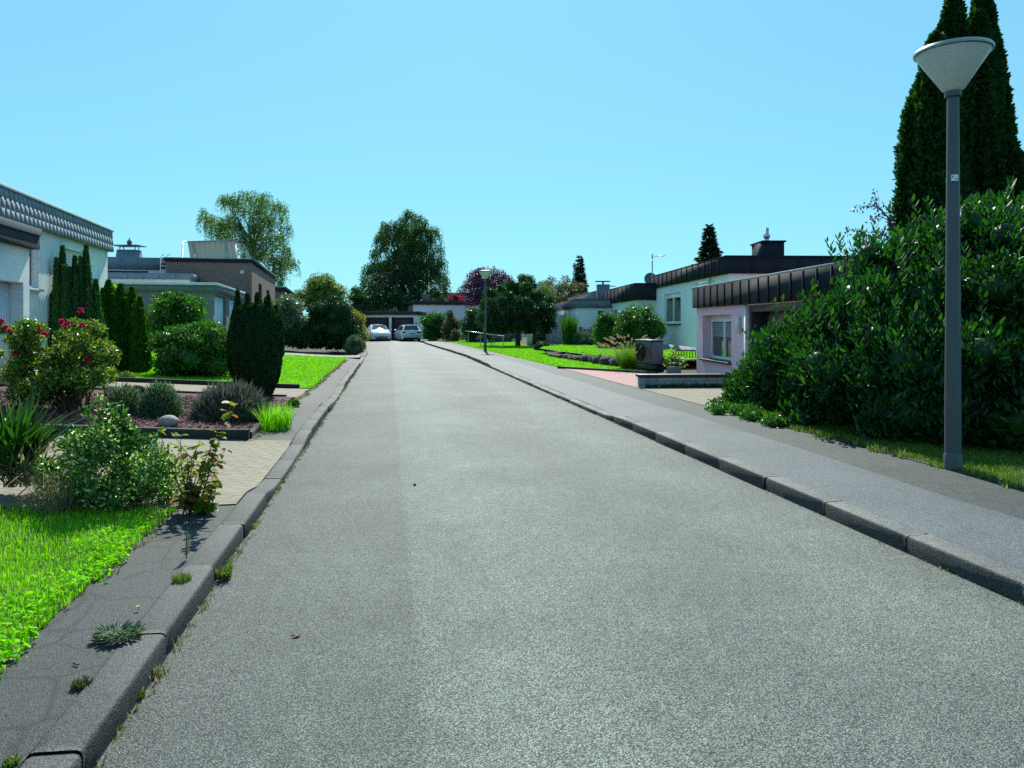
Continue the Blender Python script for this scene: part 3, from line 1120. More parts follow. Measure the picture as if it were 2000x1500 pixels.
# garage wing
gn = np.array([-11.315, 22.434])
gend = 15.13
gO = gn - UL * ((22.434 - 8.0) / UL[1])
gb = Block(gO, UL, VL, (gend - gO[1]) / UL[1], .8)
def aG(y): return (y - gO[1]) / UL[1]
mb = MB()
gop = [(aG(12.2), aG(14.84), .25, 2.40, .28)]
gb.walls(mb, -.2, 3.2, a=gop)
gw = mb.build('garage_wing', M['plaster_dirty'], root)
mb = MB()
a0, a1 = gop[0][0], gop[0][1]
nb = 22
for k in range(nb):
    p, q = a0 + (a1 - a0) * k / nb, a0 + (a1 - a0) * (k + 1) / nb
    gb.a.box(mb, p + .004, q - .004, .27, 2.38, -.30, -.235)
gb.a.box(mb, a0, a1, .26, 2.39, -.31, -.255)
mb.build('garage_door', M['doorwhite'], root)
mb = MB()
gb.grow(.14).solid(mb, 3.09, 3.36)
mb.build('fascia', M['navy'], root)
mb = MB()
gb.grow(.17).solid(mb, 3.362, 3.50)
mb.build('fascia_cap', M['capbrown'], root, bevel=.01)

# --- pebbledash double garage on the left
root = thing('pebbledash_garage', 'grey pebbledash double garage with white edged flat roof and pale blue doors', 'garage', (-13.5, 35, .4))
gO = np.array([-12.7, 32.2])
blk = Block(gO, UL, VL, 9.55, 9.5)
def aB(y): return (y - gO[1]) / UL[1]
ops = [(aB(32.55), aB(36.0), .38, 2.85, .18), (aB(37.0), aB(40.5), .38, 2.85, .18)]
mb = MB()
blk.walls(mb, -.2, 3.0, a=ops)
mb.build('wall', M['pebble'], root)
for o in ops:
    mb = MB()
    nb = 14
    for k in range(nb):
        p, q = o[0] + (o[1] - o[0]) * k / nb, o[0] + (o[1] - o[0]) * (k + 1) / nb
        blk.a.box(mb, p + .006, q - .006, o[2], o[3], -.2, -.14)
    blk.a.box(mb, o[0], o[1], o[2] + .01, o[3] - .01, -.21, -.16)
    d_ = mb.build('garage_door', M['doorwhite'], root)
    mb = MB()
    c = (o[0] + o[1]) / 2
    blk.a.box(mb, c - .06, c + .06, 1.2, 1.26, -.14, -.09)
    mb.build('handle', M['black'], d_)
mb = MB()
blk.grow(.12).solid(mb, 2.96, 3.22)
mb.build('fascia', M['slate_grey'], root)
mb = MB()
blk.grow(.20).solid(mb, 3.223, 3.33)
mb.build('roof_edge', M['palemetal'], root, bevel=.01)

# --- brown brick house behind
root = thing('brick_house', 'brown brick flat roofed house with slate fascia annex behind the pebbledash garage', 'house', (-18, 50, .8))
bO = np.array([-15.45, 45.0])
blk = Block(bO, UL, VL, 17, 4.75)
def aC(y): return (y - bO[1]) / UL[1]
ops = [(aC(48.8), aC(50.9), 2.9, 4.2, .15), (aC(54.2), aC(56.6), 2.9, 4.05, .15)]
mb = MB()
blk.walls(mb, -.3, 5.3, a=ops)
mb.build('wall', M['brick'], root)
for o in ops: window(root, blk.a, *o[:4], .15, mull=0, sill=False, mats=('stone_dark', 'glass', 'palemetal'))
mb = MB()
blk.grow(.08).solid(mb, 5.2, 5.40)
mb.build('fascia', M['navy'], root)
mb = MB()
blk.grow(.11).solid(mb, 5.403, 5.45)
mb.build('roof_edge', M['zinc'], root)
mb = MB()
blk.b.box(mb, .45, .65, 4.55, 4.75, 0, .03)
mb.build('vent', M['palemetal'], root, bevel=.02)
anx = Block(bO + VL * 4.8 + UL * 1.5, UL, VL, 12, 12)
mb = MB()
anx.walls(mb, -.3, 4.9, b=[(1.2, 4.2, 4.42, 4.72, .1)])
mb.build('annex_wall', M['plaster'], root)
mb = MB()
anx.b.box(mb, 1.2, 4.2, 4.42, 4.72, -.12, -.05)
mb.build('window', M['glass'], root)
mb = MB()
ag = anx.grow(.15)
ag.solid(mb, 4.80, 5.52)
ag.seams(mb, 4.8, 5.5, .95, .02, 'b')
mb.build('annex_fascia', M['slate'], root)
low = Block(bO + VL * 3.0 - UL * 2.6, UL, VL, 2.5, 14)
mb = MB()
low.walls(mb, -.3, 4.1)
mb.build('porch_wall', M['cream'], root)
mb = MB()
lg = low.grow(.12)
lg.solid(mb, 4.02, 4.36)
lg.seams(mb, 4.0, 4.35, .8, .02, 'b')
mb.build('porch_fascia', M['slate'], root)
ch = at(252, 506, 50)
mb = MB()
mb.hexa([(ch[0] - .72, 49.5, 5.3), (ch[0] + .72, 49.5, 5.3), (ch[0] + .72, 50.6, 5.3), (ch[0] - .72, 50.6, 5.3), (ch[0] - .6, 49.6, 6.45), (ch[0] + .6, 49.6, 6.45), (ch[0] + .6, 50.5, 6.45), (ch[0] - .6, 50.5, 6.45)])
co = mb.build('chimney', M['slate'], root)
mb = MB()
mb.box(ch[0] - .85, ch[0] + .85, 49.4, 50.7, 6.70, 6.75)
for x in (-.5, .5):
    for y in (49.8, 50.3): mb.tube([(ch[0] + x, y, 6.4), (ch[0] + x, y, 6.72)], .03, 6)
mb.lathe((ch[0], 50.05, 6.75), [(.0, 0), (.16, .0), (.13, .2), (.2, .22), (.05, .38), (.03, .5), (0, .52)], 10)
mb.build('cap', M['slate_grey'], co)
mb = MB()
lx = at(314, 520, 44.5)[0]; lx2 = at(325, 520, 44.5)[0]
for x in (lx, lx2): mb.tube([(x, 44.4, 4.35), (x, 44.5, 5.55), (x, 44.9, 5.7)], .03, 6)
for k in range(5): mb.tube([(lx, 44.42, 4.5 + k * .24), (lx2, 44.42, 4.5 + k * .24)], .02, 6)
mb.build('ladder', M['white'], root)

# collector on its roof
root = thing('roof_collector', 'corrugated pale solar collector on a bent tube frame standing on the brick flat roof', 'solar collector', (-19.5, 50, 5.42))
TL, TR_, BL, BR = at(366, 473, 50.6), at(460, 470, 50.6), at(373, 510, 49.6), at(464, 510, 49.6)
mb = MB()
n = 36
vs, fs = [], []
for k in range(n + 1):
    t = k / n
    o = .04 * (1 if (k // 2) % 2 else -1)
    tp = Vector(TL).lerp(Vector(TR_), t); bt = Vector(BL).lerp(Vector(BR), t)
    vs += [(tp.x, tp.y - o, tp.z), (bt.x, bt.y - o, 5.44), (tp.x, tp.y + .1, tp.z), (bt.x, bt.y + .1, 5.44)]
for k in range(n):
    i = k * 4
    fs += [(i, i + 1, i + 5, i + 4), (i + 2, i + 6, i + 7, i + 3), (i, i + 4, i + 6, i + 2)]
mb.add(vs, fs)
mb.build('panel', M['sheet'], root)
mb = MB()
for t in (.12, .80):
    tp = Vector(TL).lerp(Vector(TR_), t); bt = Vector(BL).lerp(Vector(BR), t)
    mb.tube([(tp.x, tp.y - .09, tp.z), (bt.x, bt.y - .09, 5.44)], .05, 6)
p1, p2 = at(355, 508, 48.5), at(360, 482, 49.5)
mb.tube([(p1[0], 48.5, 5.44), (p2[0], 49.3, p2[2]), (TL[0] - .12, 50.2, TL[2] - .05), (TL[0], 50.6, TL[2] + .03), (TR_[0], 50.6, TR_[2] + .03)], .05, 6)
p1 = at(464, 508, 48.5)
mb.tube([(TR_[0], 50.6, TR_[2] + .03), (p1[0] + .1, 52, 5.44)], .05, 6)
mb.build('frame', M['zinc'], root)

# --- further brick house on the left
root = thing('distant_brick_house', 'further brown brick house with dark fascia behind the silver shrub', 'house', (-21, 72, .8))
blk = Block((-20.4, 68), UL, VL, 20, 5)
mb = MB(); blk.walls(mb, -.3, 4.8); mb.build('wall', M['brick'], root)
mb = MB(); blk.grow(.1).solid(mb, 4.5, 4.82); mb.build('fascia', M['brownmetal'], root)
mb = MB(); blk.grow(.13).solid(mb, 4.823, 4.9); mb.build('roof_edge', M['zinc'], root)

# --- double garage at the end of the road
root = thing('double_garage', 'white flat roofed double garage with brown doors at the end of the road', 'garage', (-11.4, 72, 0))
gx0, gx1, gy_ = -14.2, -8.9, 71.8
f = Face((gx0, gy_), (1, 0), (0, -1))
def px2a(px): return (px - 1000) / F * gy_ - gx0
mb = MB()
ops = [(px2a(713), px2a(759.5), .0, 2.2, .25), (px2a(764.5), px2a(808), .0, 2.2, .25)]
f.wall(mb, gx1 - gx0, -.1, 2.5, ops)
mb.quad((gx0, gy_, -.1), (gx0, gy_ + 6, -.1), (gx0, gy_ + 6, 2.5), (gx0, gy_, 2.5))
mb.quad((gx1, gy_, -.1), (gx1, gy_ + 6, -.1), (gx1, gy_ + 6, 2.5), (gx1, gy_, 2.5))
mb.quad((gx0, gy_ + 6, -.1), (gx1, gy_ + 6, -.1), (gx1, gy_ + 6, 2.5), (gx0, gy_ + 6, 2.5))
mb.build('wall', M['cream'], root)
for o in ops:
    mb = MB()
    for k in range(10):
        zz = o[2] + k * .22
        f.box(mb, o[0], o[1], zz + .008, zz + .212, -.27, -.2)
    f.box(mb, o[0], o[1], 0, 2.2, -.28, -.215)
    mb.build('garage_door', M['browndoor'], root)
mb = MB()
mb.box(gx0 - .12, gx1 + .12, gy_ - .18, gy_ + 6.1, 2.42, 2.76)
mb.build('fascia', M['brownmetal'], root, bevel=.01)
mb = MB()
c = px2a(812.5)
f.box(mb, c - .09, c + .09, 1.55, 1.75, 0, .02)
mb.build('number_plate', M['zinc'], root)

# --- white house behind it, right
root = thing('bungalow', 'white bungalow with brown fascia and chimney behind the double garage', 'house', (-7, 88, .1))
hb = Block((-11.1, 85), UL, -VL, 22, 13)
hb.a.n, hb.b.n = VL, -UL
mb = MB(); hb.walls(mb, -.1, 3.9, a=[(3, 4.2, 2.0, 3.2, .1), (8, 9.2, 2.0, 3.2, .1)]); mb.build('wall', M['plaster'], root)
mb = MB(); hb.a.box(mb, .01, 21.9, -.05, 3.7, .003, .06); mb.build('brick_panel', M['brick'], root)
mb = MB(); hb.grow(.15).solid(mb, 3.73, 4.13); mb.build('fascia', M['brownmetal'], root)
mb = MB(); q = at(832, 588, 92); mb.box(q[0] - .45, q[0] + .45, 91.5, 92.4, 4.0, 5.15); mb.build('chimney', M['brick'], root)
root = thing('rear_house', 'pale strip of a flat roofed house behind the red maple', 'house', (-8, 112, .1))
mb = MB(); mb.box(-11.5, -4.5, 110, 118, 0, 5.3); mb.build('wall', M['plaster'], root)
mb = MB(); mb.box(-11.7, -4.3, 109.8, 118.2, 5.2, 6.1); mb.build('fascia', M['capbrown'], root)
root = thing('small_white_house', 'small white house with dark roof edge glimpsed under the great weeping birch', 'house', (-20, 122, .1))
mb = MB(); mb.box(-22, -19, 120, 126, 0, 4.4); mb.build('wall', M['plaster'], root)
mb = MB(); mb.box(-22.2, -18.8, 119.8, 126.2, 4.3, 4.7); mb.build('fascia', M['brownmetal'], root)

# --- pink garage house on the right
root = thing('pink_house', 'pink rendered garage wing with anthracite standing seam fascia beside the laurel hedge', 'house', (7.5, 19, .1))
O = np.array([5.6 + .035 * 11, 12.0])
UP = nrm(-.035, 1); VP = np.array([UP[1], -UP[0]])
blk = Block(O, UP, VP, 11.0, 7)
def aP(y): return (y - O[1]) / UP[1]
ops = [(aP(19.75), aP(22.35), .58, 1.84, .32), (aP(13.6), aP(18.55), .06, 2.04, .5)]
mb = MB(); blk.walls(mb, -.1, 2.2, a=ops); mb.build('wall', M['pink'], root)
window(root, blk.a, ops[0][0] + .05, ops[0][1] - .02, .585, 1.835, .30, mull=1, frame=.085, blind=.42, rollbox=.10)
mb = MB()
o = ops[1]
f = blk.a
f.box(mb, o[0], o[1], o[2], o[3], -.5, -.47)
for k in range(6): f.box(mb, o[0] + .1, o[1] - .1, .1 + k * .3, .38 + k * .3, -.47, -.455)
gd = mb.build('garage_door', M['tan'], root)
mb = MB()
f.box(mb, o[1] - .14, o[1] - .002, o[2], o[3] - .002, -.46, -.05)
f.box(mb, o[0], o[1] - .14, o[3] - .16, o[3] - .002, -.46, -.05)
mb.build('door_track', M['stone_dark'], gd, bevel=.01)
mb = MB()
f.box(mb, o[1] + .02, o[1] + .14, .08, 2.08, 0, .03)
mb.build('door_post', M['white'], root)
mb = MB()
bg_ = blk.grow(.10)
bg_.solid(mb, 2.07, 2.66)
bg_.seams(mb, 2.07, 2.66, .62, .03)
mb.build('fascia', M['seam'], root)
mb = MB(); blk.grow(.14).solid(mb, 2.663, 2.70); mb.build('roof_edge', M['zinc'], root)
mb = MB()
c = aP(19.05)
f.box(mb, c - .07, c + .07, 1.35, 1.78, .0, .10)
mb.build('wall_lamp', M['palemetal'], root, bevel=.03)
mb = MB(); f.box(mb, aP(18.85) - .03, aP(18.85) + .03, 1.40, 1.48, 0, .02); mb.build('bell_button', M['black'], root)

# --- white house with dark fascia
root = thing('seam_fascia_house', 'white house with tall anthracite seam fascia and chimney behind the pink wing', 'house', (11, 33, .3))
blk = Block((7.72, 27.0), UR, VR, 11.9, 9)
def aH(y): return (y - 27.0) / UR[1]
ops = [(aH(33.5), aH(36.5), 1.6, 3.0, .14), (aH(28.6), aH(31.2), 3.0, 3.12, .03)]
mb = MB(); blk.walls(mb, -.1, 3.45, a=ops[:1]); mb.build('wall', M['plaster'], root)
mb = MB(); blk.a.box(mb, 0.02, 11.8, -.1, .62, .003, .025); mb.build('plinth', M['wall_white'], root)
window(root, blk.a, *ops[0][:4], .12, mull=1, frame=.10, rollbox=.12)
mb = MB(); blk.a.box(mb, *ops[1][:4], .002, .03); blk.a.box(mb, ops[1][0], ops[1][1], 3.2, 3.24, .002, .03); mb.build('shutter_box', M['palemetal'], root)
mb = MB(); g = blk.grow(.12); g.solid(mb, 3.38, 3.97); g.seams(mb, 3.38, 3.97, .86, .035); mb.build('fascia', M['seam'], root)
mb = MB(); blk.grow(.16).solid(mb, 3.973, 4.02); mb.build('roof_edge', M['navy'], root)
mb = MB(); mb.box(9.62, 10.42, 29.0, 30.4, 3.9, 4.72); c_ = mb.build('chimney', M['seam'], root)
mb = MB(); mb.box(9.56, 10.48, 28.94, 30.46, 4.723, 4.78); c2 = mb.build('chimney_cap', M['navy'], c_)
mb = MB(); mb.lathe((9.95, 29.6, 4.76), [(0, 0), (.16, 0), (.09, .08), (.09, .18), (.13, .2), (.13, .32), (.08, .34), (.08, .58), (0, .58)], 12); mb.build('flue', M['silver'], c_, smooth=False)
mb = MB(); mb.tube([blk.a.pt(2.1, .5, .07), blk.a.pt(2.1, 3.36, .07)], .045, 8); mb.build('downpipe', M['palemetal'], root, smooth=True)
mb = MB(); blk.a.box(mb, 3.1, 3.5, 1.72, 1.78, .002, .16); mb.build('ledge', M['navy'], root)
# aerial and dish
root = thing('tv_aerial', 'thin yagi television aerial on a mast above the dark fascia roof', 'aerial', (7.55, 40, 3.6))
ax = at(1274, 545, 40.2)[0]
mb = MB(); mb.tube([(ax, 40.2, 3.5), (ax, 40.2, 5.25)], .03, 6); mb.build('mast', M['zinc'], root)
mb = MB(); mb.tube([(ax - .05, 40.2, 5.12), (ax + .66, 40.1, 5.2)], .018, 5)
for k in range(8):
    x = ax + .05 + k * .08
    mb.tube([(x, 39.95 - .03 * k, 5.05 + .012 * k), (x, 40.4 + .02 * k, 5.22)], .009, 4)
for k in (-1, 1): mb.tube([(ax - .05, 40.0, 5.12 + .22 * k), (ax + .02, 40.3, 5.12)], .012, 4)
mb.build('antenna_array', M['zinc'], root)
root = thing('satellite_dish', 'grey satellite dish on the roof edge below the aerial', 'satellite dish', (7.3, 40.4, 3.6))
dx = at(1270, 545, 40.6)
mb = MB(); mb.lathe((0, 0, 0), [(0, 0), (.2, .02), (.34, .08)], 16)
mb.v = [(dx[0] + a, 40.6 - c, dx[2] + .0 + b) for a, b, c in mb.v]
mb.build('reflector', M['slate_grey'], root)
mb = MB(); mb.tube([(dx[0], 40.75, 3.4), (dx[0], 40.62, dx[2])], .03, 6); mb.tube([(dx[0], 40.6, dx[2] - .3), (dx[0], 40.2, dx[2])], .015, 5); mb.build('bracket', M['zinc'], root)

# --- next white house along
root = thing('low_fascia_house', 'low white house with dark seam fascia behind the round green shrubs', 'house', (9, 42, .3))
blk = Block((6.19, 39.0), nrm(-.055, 1), None or np.array([nrm(-.055, 1)[1], -nrm(-.055, 1)[0]]), 8.2, 9)
blk = Block((6.3, 38.2), blk.u, blk.v, 8.1, 9)
mb = MB(); blk.walls(mb, -.1, 2.9, a=[(5.2, 7.4, 1.3, 2.62, .1)]); mb.build('wall', M['cream'], root)
window(root, blk.a, 5.2, 7.4, 1.3, 2.62, .1, mull=1, rollbox=.15)
mb = MB(); g = blk.grow(.10); g.solid(mb, 2.79, 3.6); g.seams(mb, 2.79, 3.6, 1.1, .035, 'a'); mb.build('fascia', M['seam'], root)
mb = MB(); blk.grow(.13).solid(mb, 3.603, 3.645); mb.build('roof_edge', M['navy'], root)

# --- grey fascia house
root = thing('grey_fascia_house', 'white house with grey slate fascia and raised roof beyond the tall ornamental grass', 'house', (6, 50, .2))
blk = Block((3.86, 45.0), nrm(-.041, 1), np.array([nrm(-.041, 1)[1], -nrm(-.041, 1)[0]]), 15.5, 8)
def aD(y): return (y - 45.0) / .99916
ops = [(aD(54.9), aD(57.7), 1.80, 2.34, .12), (aD(50.4), aD(52.4), 1.80, 2.42, .12)]
mb = MB(); blk.walls(mb, -.1, 2.6, a=ops, b=[(1.25, 1.6, 2.1, 2.35, .08)]); mb.build('wall', M['plaster'], root)
for o in ops: window(root, blk.a, *o[:4], .1, mull=0, mats=('white', 'glass', 'capbrown'))
mb = MB(); blk.b.box(mb, 1.25, 1.6, 2.1, 2.35, -.1, -.06); mb.build('vent_window', M['glass'], root)
mb = MB(); g = blk.grow(.10); g.solid(mb, 2.53, 3.02); g.seams(mb, 2.53, 3.0, .45, .025, 'a'); mb.build('fascia', M['slate_grey'], root)
mb = MB(); blk.grow(.14).solid(mb, 3.023, 3.07); mb.build('roof_edge', M['capbrown'], root)
up_ = Block((6.13, 54), nrm(-.049, 1), np.array([nrm(-.049, 1)[1], -nrm(-.049, 1)[0]]), 17.5, 6)
mb = MB(); up_.solid(mb, 2.9, 3.9); up_.seams(mb, 3.0, 3.9, .5, .025, 'a'); mb.build('raised_roof', M['slate_grey'], root)
mb = MB(); up_.grow(.06).solid(mb, 3.903, 3.97); mb.build('raised_roof_edge', M['capbrown'], root)
q0, q1 = at(1167, 570, 52.5), at(1191, 570, 52.5)
mb = MB(); mb.box(q0[0], q1[0], 52.5, 53.3, 3.0, 4.32); c_ = mb.build('chimney', M['slate_grey'], root)
mb = MB(); mb.box(q0[0] - .1, q1[0] + .05, 52.4, 53.4, 4.52, 4.56); mb.box(q1[0] - .3, q1[0] + .42, 52.6, 53.3, 4.2, 4.23)
mb.tube([((q0[0] + q1[0]) / 2, 52.9, 4.3), ((q0[0] + q1[0]) / 2, 52.9, 4.54)], .07, 6); mb.build('cap', M['slate_grey'], c_)
mb = MB(); mb.box(1.0, 3.7, 52, 52.3, -.1, 2.2); mb.build('side_wall', M['plaster'], root)
root = thing('lattice_screen', 'dark wooden lattice screen against the white wall beneath the weeping tree', 'trellis', (2, 51.8, .1))
mb = MB()
x0, x1 = at(1041, 650, 51.9)[0], at(1065, 650, 51.9)[0]
for k in range(4): x = x0 + (x1 - x0) * k / 3; mb.box(x - .03, x + .03, 51.85, 51.9, .1, 1.65)
for k in range(6): z = .1 + 1.5 * k / 5; mb.box(x0, x1, 51.80, 51.85, z, z + .05)
mb.build('lattice', M['wood'], root)
mb = MB(); mb.box(x0, x1, 51.91, 51.95, .1, 1.6); mb.build('backing', M['capbrown'], root)
root = thing('board_fence', 'grey wooden board fence half hidden by shrubs before the grey fascia house', 'fence', (4.6, 44, .3))
mb = MB()
for k in range(9): x = 3.9 + k * .2; mb.box(x, x + .17, 43.6, 43.63, .2, 1.3 + (.12 if k % 3 == 0 else 0))
mb.build('boards', M['wood'], root)
for x in (3.88, 4.8, 5.7):
    mb = MB(); mb.box(x - .05, x + .05, 43.64, 43.74, .1, 1.4); mb.build('post', M['wood'], root)

# ------------------------------------------------------------------ street lamps
def lamp(label, x, y, z, sticker=False):
    root = thing('street_lamp', label, 'street lamp', (x, y, z), 'street lamps along the right pavement')
    mb = MB()
    mb.lathe((x, y, z), [(0, -.1), (.078, -.1), (.077, .6), (.055, 3.78), (.05, 3.84), (0, 3.84)], 20)
    mb.build('pole', M['pole'], root, smooth=True, autosmooth=True)
    mb = MB()
    mb.lathe((x, y, z), [(.079, -.05), (.086, -.05), (.086, .15), (.079, .165)], 20)
    mb.build('base_sleeve', M['pole'], root, smooth=True, autosmooth=True)
    mb = MB()
    for k in range(5):
        a0, a1 = -.5 + k * .2, -.5 + (k + 1) * .2
        mb.quad(*[(x + r_ * math.sin(a), y - r_ * math.cos(a), z + h_) for a, h_, r_ in ((a0, .62, .0795), (a1, .62, .0795), (a1, .92, .0775), (a0, .92, .0775))])
    mb.build('access_door', M['pole'], root)
    mb = MB()
    mb.lathe((x, y, z), [(.06, 3.80), (.078, 3.81), (.078, 3.86), (.07, 3.87)], 20)
    mb.build('collar', M['pole'], root, smooth=True, autosmooth=True)
    mb = MB()
    mb.lathe((x, y, z), [(.07, 3.86), (.105, 3.885), (.345, 4.25), (.35, 4.268)], 40)
    mb.build('shade', M['opal'], root, smooth=True, autosmooth=True)
    mb = MB()
    mb.lathe((x, y, z), [(.345, 4.245), (.362, 4.253), (.366, 4.272), (.352, 4.292), (.2, 4.325), (0, 4.34), (0, 4.30), (.33, 4.27)], 40)
    mb.build('cap', M['zinc'], root, smooth=True, autosmooth=True)
    mb = MB()
    mb.tube([(x, y, z + 3.88), (x, y, z + 4.15)], .035, 10)
    mb.build('bulb', M['white'], root)
    if sticker:
        mb = MB()
        zz = 1.6 + (632 - 350) / F * y - .03
        def on(a, r, zq): return (x + r * math.sin(a), y - r * math.cos(a), zq)
        r = .0755
        for k in range(4):
            a0, a1 = -.75 + k * .22, -.75 + (k + 1) * .22
            mb.quad(on(a0, r, zz), on(a1, r, zz), on(a1, r, zz + .065), on(a0, r, zz + .065))
        s_ = mb.build('sticker', M['white'], root)
        for a0, z0 in ((-.62, .036), (-.2, .012)):
            mb = MB()
            mb.quad(on(a0, r + .002, zz + z0), on(a0 + .12, r + .002, zz + z0), on(a0 + .12, r + .002, zz + z0 + .014), on(a0, r + .002, zz + z0 + .014))
            mb.build('print', M['navy'], s_)


lamp('tall street lamp with white cone shade and sticker on its pole before the laurel hedge', 4.51, 7.75, .11, True)
lamp('street lamp with white cone shade farther along, in front of the purple leaved tree', -1.42, 40.3, .11)

# ------------------------------------------------------------------ cars
def car(name, label, x, y, yaw, paint, front_to_cam, style, group=None):
    """local: nose towards -Y"""
    root = thing(name, label, 'car', (x, y, .02), group)
    root.rotation_euler = (0, 0, yaw)
    B = np.array([x, y, .02])
    if style == 'hatch':
        st = [(-2.05, .30, .50, .62, .62, .62), (-1.98, .2, .62, .72, .80, .70), (-1.75, .18, .70, .84, .86, .78), (-1.2, .18, .86, .98, .88, .80),
              (-.95, .18, .92, 1.06, .88, .76), (-.15, .18, .95, 1.44, .88, .62), (.5, .18, .97, 1.50, .88, .62), (1.3, .18, .99, 1.42, .88, .60),
              (1.75, .2, 1.0, 1.12, .86, .66), (2.02, .25, .86, .98, .80, .66), (2.08, .35, .60, .70, .72, .6)]
        wind, rear, side = (4, 5), (7, 8), (5, 7)
    else:
        st = [(-2.42, .30, .48, .58, .62, .62), (-2.32, .2, .60, .68, .80, .70), (-2.0, .18, .72, .80, .88, .78), (-1.1, .18, .86, .95, .90, .80),
              (-.75, .18, .90, 1.02, .90, .74), (.05, .18, .93, 1.42, .90, .62), (.9, .18, .95, 1.47, .90, .62), (1.95, .18, .97, 1.42, .90, .60),
              (2.30, .2, .97, 1.02, .88, .72), (2.40, .25, .86, .95, .84, .74), (2.46, .35, .55, .66, .76, .66)]
        wind, rear, side = (4, 5), (7, 8), (5, 7)
    def ring(s):
        yy, zb, zbelt, zt, wb, wt = s
        h = [(0, zb), (wb * .92, zb), (wb, zb + .16), (wb, zbelt - .1), (wb * .97, zbelt), (wt + .04, zt - .07), (wt * .9, zt - .015), (0, zt + .02)]
        return [(a, yy, b) for a, b in h]
    rings = [ring(s) for s in st]
    nr = len(rings[0])
    vs, fs = [], []
    for r in rings:
        vs += r + [(-a, b, c) for a, b, c in reversed(r[1:-1])]
    m = 2 * nr - 2
    for i in range(len(rings) - 1):
        for k in range(m): fs.append((i * m + k, i * m + (k + 1) % m, (i + 1) * m + (k + 1) % m, (i + 1) * m + k))
    fs += [tuple(range(m)), tuple(reversed(range((len(rings) - 1) * m, len(rings) * m)))]
    mb = MB(); mb.add([(a + x, b + y, c + .02) for a, b, c in vs], fs)
    body = mb.build('body', paint, root, smooth=True, autosmooth=True)
    def P(a, b, c): return (a + x, b + y, c + .02)
    def pane(nm, quads, mt, par=body, off=.012):
        mb = MB()
        for q in quads:
            c = np.array([q[0], q[1], q[2], q[3]], float)
            nn = np.cross(c[2] - c[0], c[3] - c[1]); nn /= np.linalg.norm(nn)
            ctr = c.mean(0)
            if np.dot(nn, ctr - np.array([0, 0, .7])) < 0: nn = -nn
            c2 = ctr + (c - ctr) * .93 + nn * off
            mb.quad(*[P(*p) for p in c2])
        return mb.build(nm, mt, par if par is not None else root)
    def rq(i, j, k0, k1):
        return [rings[i][k0], rings[j][k0], rings[j][k1], rings[i][k1]]
    for nm, (i, j) in (('windscreen', wind), ('rear_window', rear)):
        a0, a1 = rings[i][4 if nm == 'windscreen' else 5], rings[j][5 if nm == 'windscreen' else 4]
        if nm == 'windscreen': lo, hi = rings[i][5], rings[j][6]
        else: hi, lo = rings[i][6], rings[j][5]
        pane(nm, [[(-lo[0], lo[1], lo[2] - .0), (lo[0], lo[1], lo[2] - .0), (hi[0], hi[1], hi[2]), (-hi[0], hi[1], hi[2])]], M['glass'], root, .06)
    for sg in (1, -1):
        for a in range(wind[0], rear[1]):
            q = [(sg * p[0], p[1], p[2]) for p in rq(a, a + 1, 4, 5)]
            pane('side_window', [q], M['glass'], root, .015)
    L0 = st[0][0]; L1 = st[-1][0]
    for sg in (1, -1):
        for yy in (L0 + .85, L1 - .85):
            mb = MB()
            mb.tube([P(sg * .70, yy, .31), P(sg * .90, yy, .31)], .32, 20)
            wh = mb.build('wheel', M['tyre'], root)
            mb = MB(); mb.tube([P(sg * .89, yy, .31), P(sg * .912, yy, .31)], .21, 16); mb.build('rim', M['rim'], wh)
        mb = MB(); c = P(sg * 1.0, wind[0] and st[wind[0]][0] + .35, 1.0)
        mb.box(c[0] - .1, c[0] + .1, c[1] - .06, c[1] + .08, c[2] - .07, c[2] + .08)
        mb.build('mirror', paint, root, bevel=.03)
        mb = MB(); c = P(sg * .62, L0 + .14, .64)
        mb.hexa([(c[0] - .16, c[1] + .02, c[2] - .07), (c[0] + .16, c[1] + .12, c[2] - .07), (c[0] + .16, c[1] + .5, c[2] - .03), (c[0] - .16, c[1] + .3, c[2] - .03),
                 (c[0] - .14, c[1] + .1, c[2] + .08), (c[0] + .14, c[1] + .2, c[2] + .10), (c[0] + .14, c[1] + .5, c[2] + .12), (c[0] - .14, c[1] + .34, c[2] + .1)])
        mb.build('headlight', M['headlight'], root, bevel=.02)
        mb = MB(); c = P(sg * .66, L1 - .08, .80)
        mb.box(c[0] - .19, c[0] + .19, c[1] - .2, c[1] + .06, c[2] - .07, c[2] + .07)
        mb.build('tail_light', M['redlight'], root, bevel=.02)
    mb = MB(); c = P(0, L0, .30); mb.box(c[0] - .55, c[0] + .55, c[1] - .03, c[1] + .1, c[2] - .06, c[2] + .07); mb.build('grille', M['black'], root, bevel=.02)
    for yy, zz in ((L0 - .015, .48), (L1 - .02, .72 if style != 'hatch' else .6)):
        mb = MB(); c = P(0, yy, zz); mb.box(c[0] - .26, c[0] + .26, c[1] - .02, c[1] + .03, c[2] - .055, c[2] + .055); n_ = mb.build('plate', M['white'], root)
        mb = MB()
        sg = -1 if yy < 0 else 1
        mb.box(c[0] - .19, c[0] + .19, min(c[1] - .024, c[1] + sg * .034), max(c[1] - .021, c[1] + sg * .034), c[2] - .028, c[2] + .028)
        mb.build('print', M['slate_grey'], n_)
    mb = MB(); c = P(0, L1, .32); mb.box(c[0] - .7, c[0] + .7, c[1] - .12, c[1] + .015, c[2] - .1, c[2] + .05); mb.build('bumper', M['black'], root, bevel=.03)
    return root


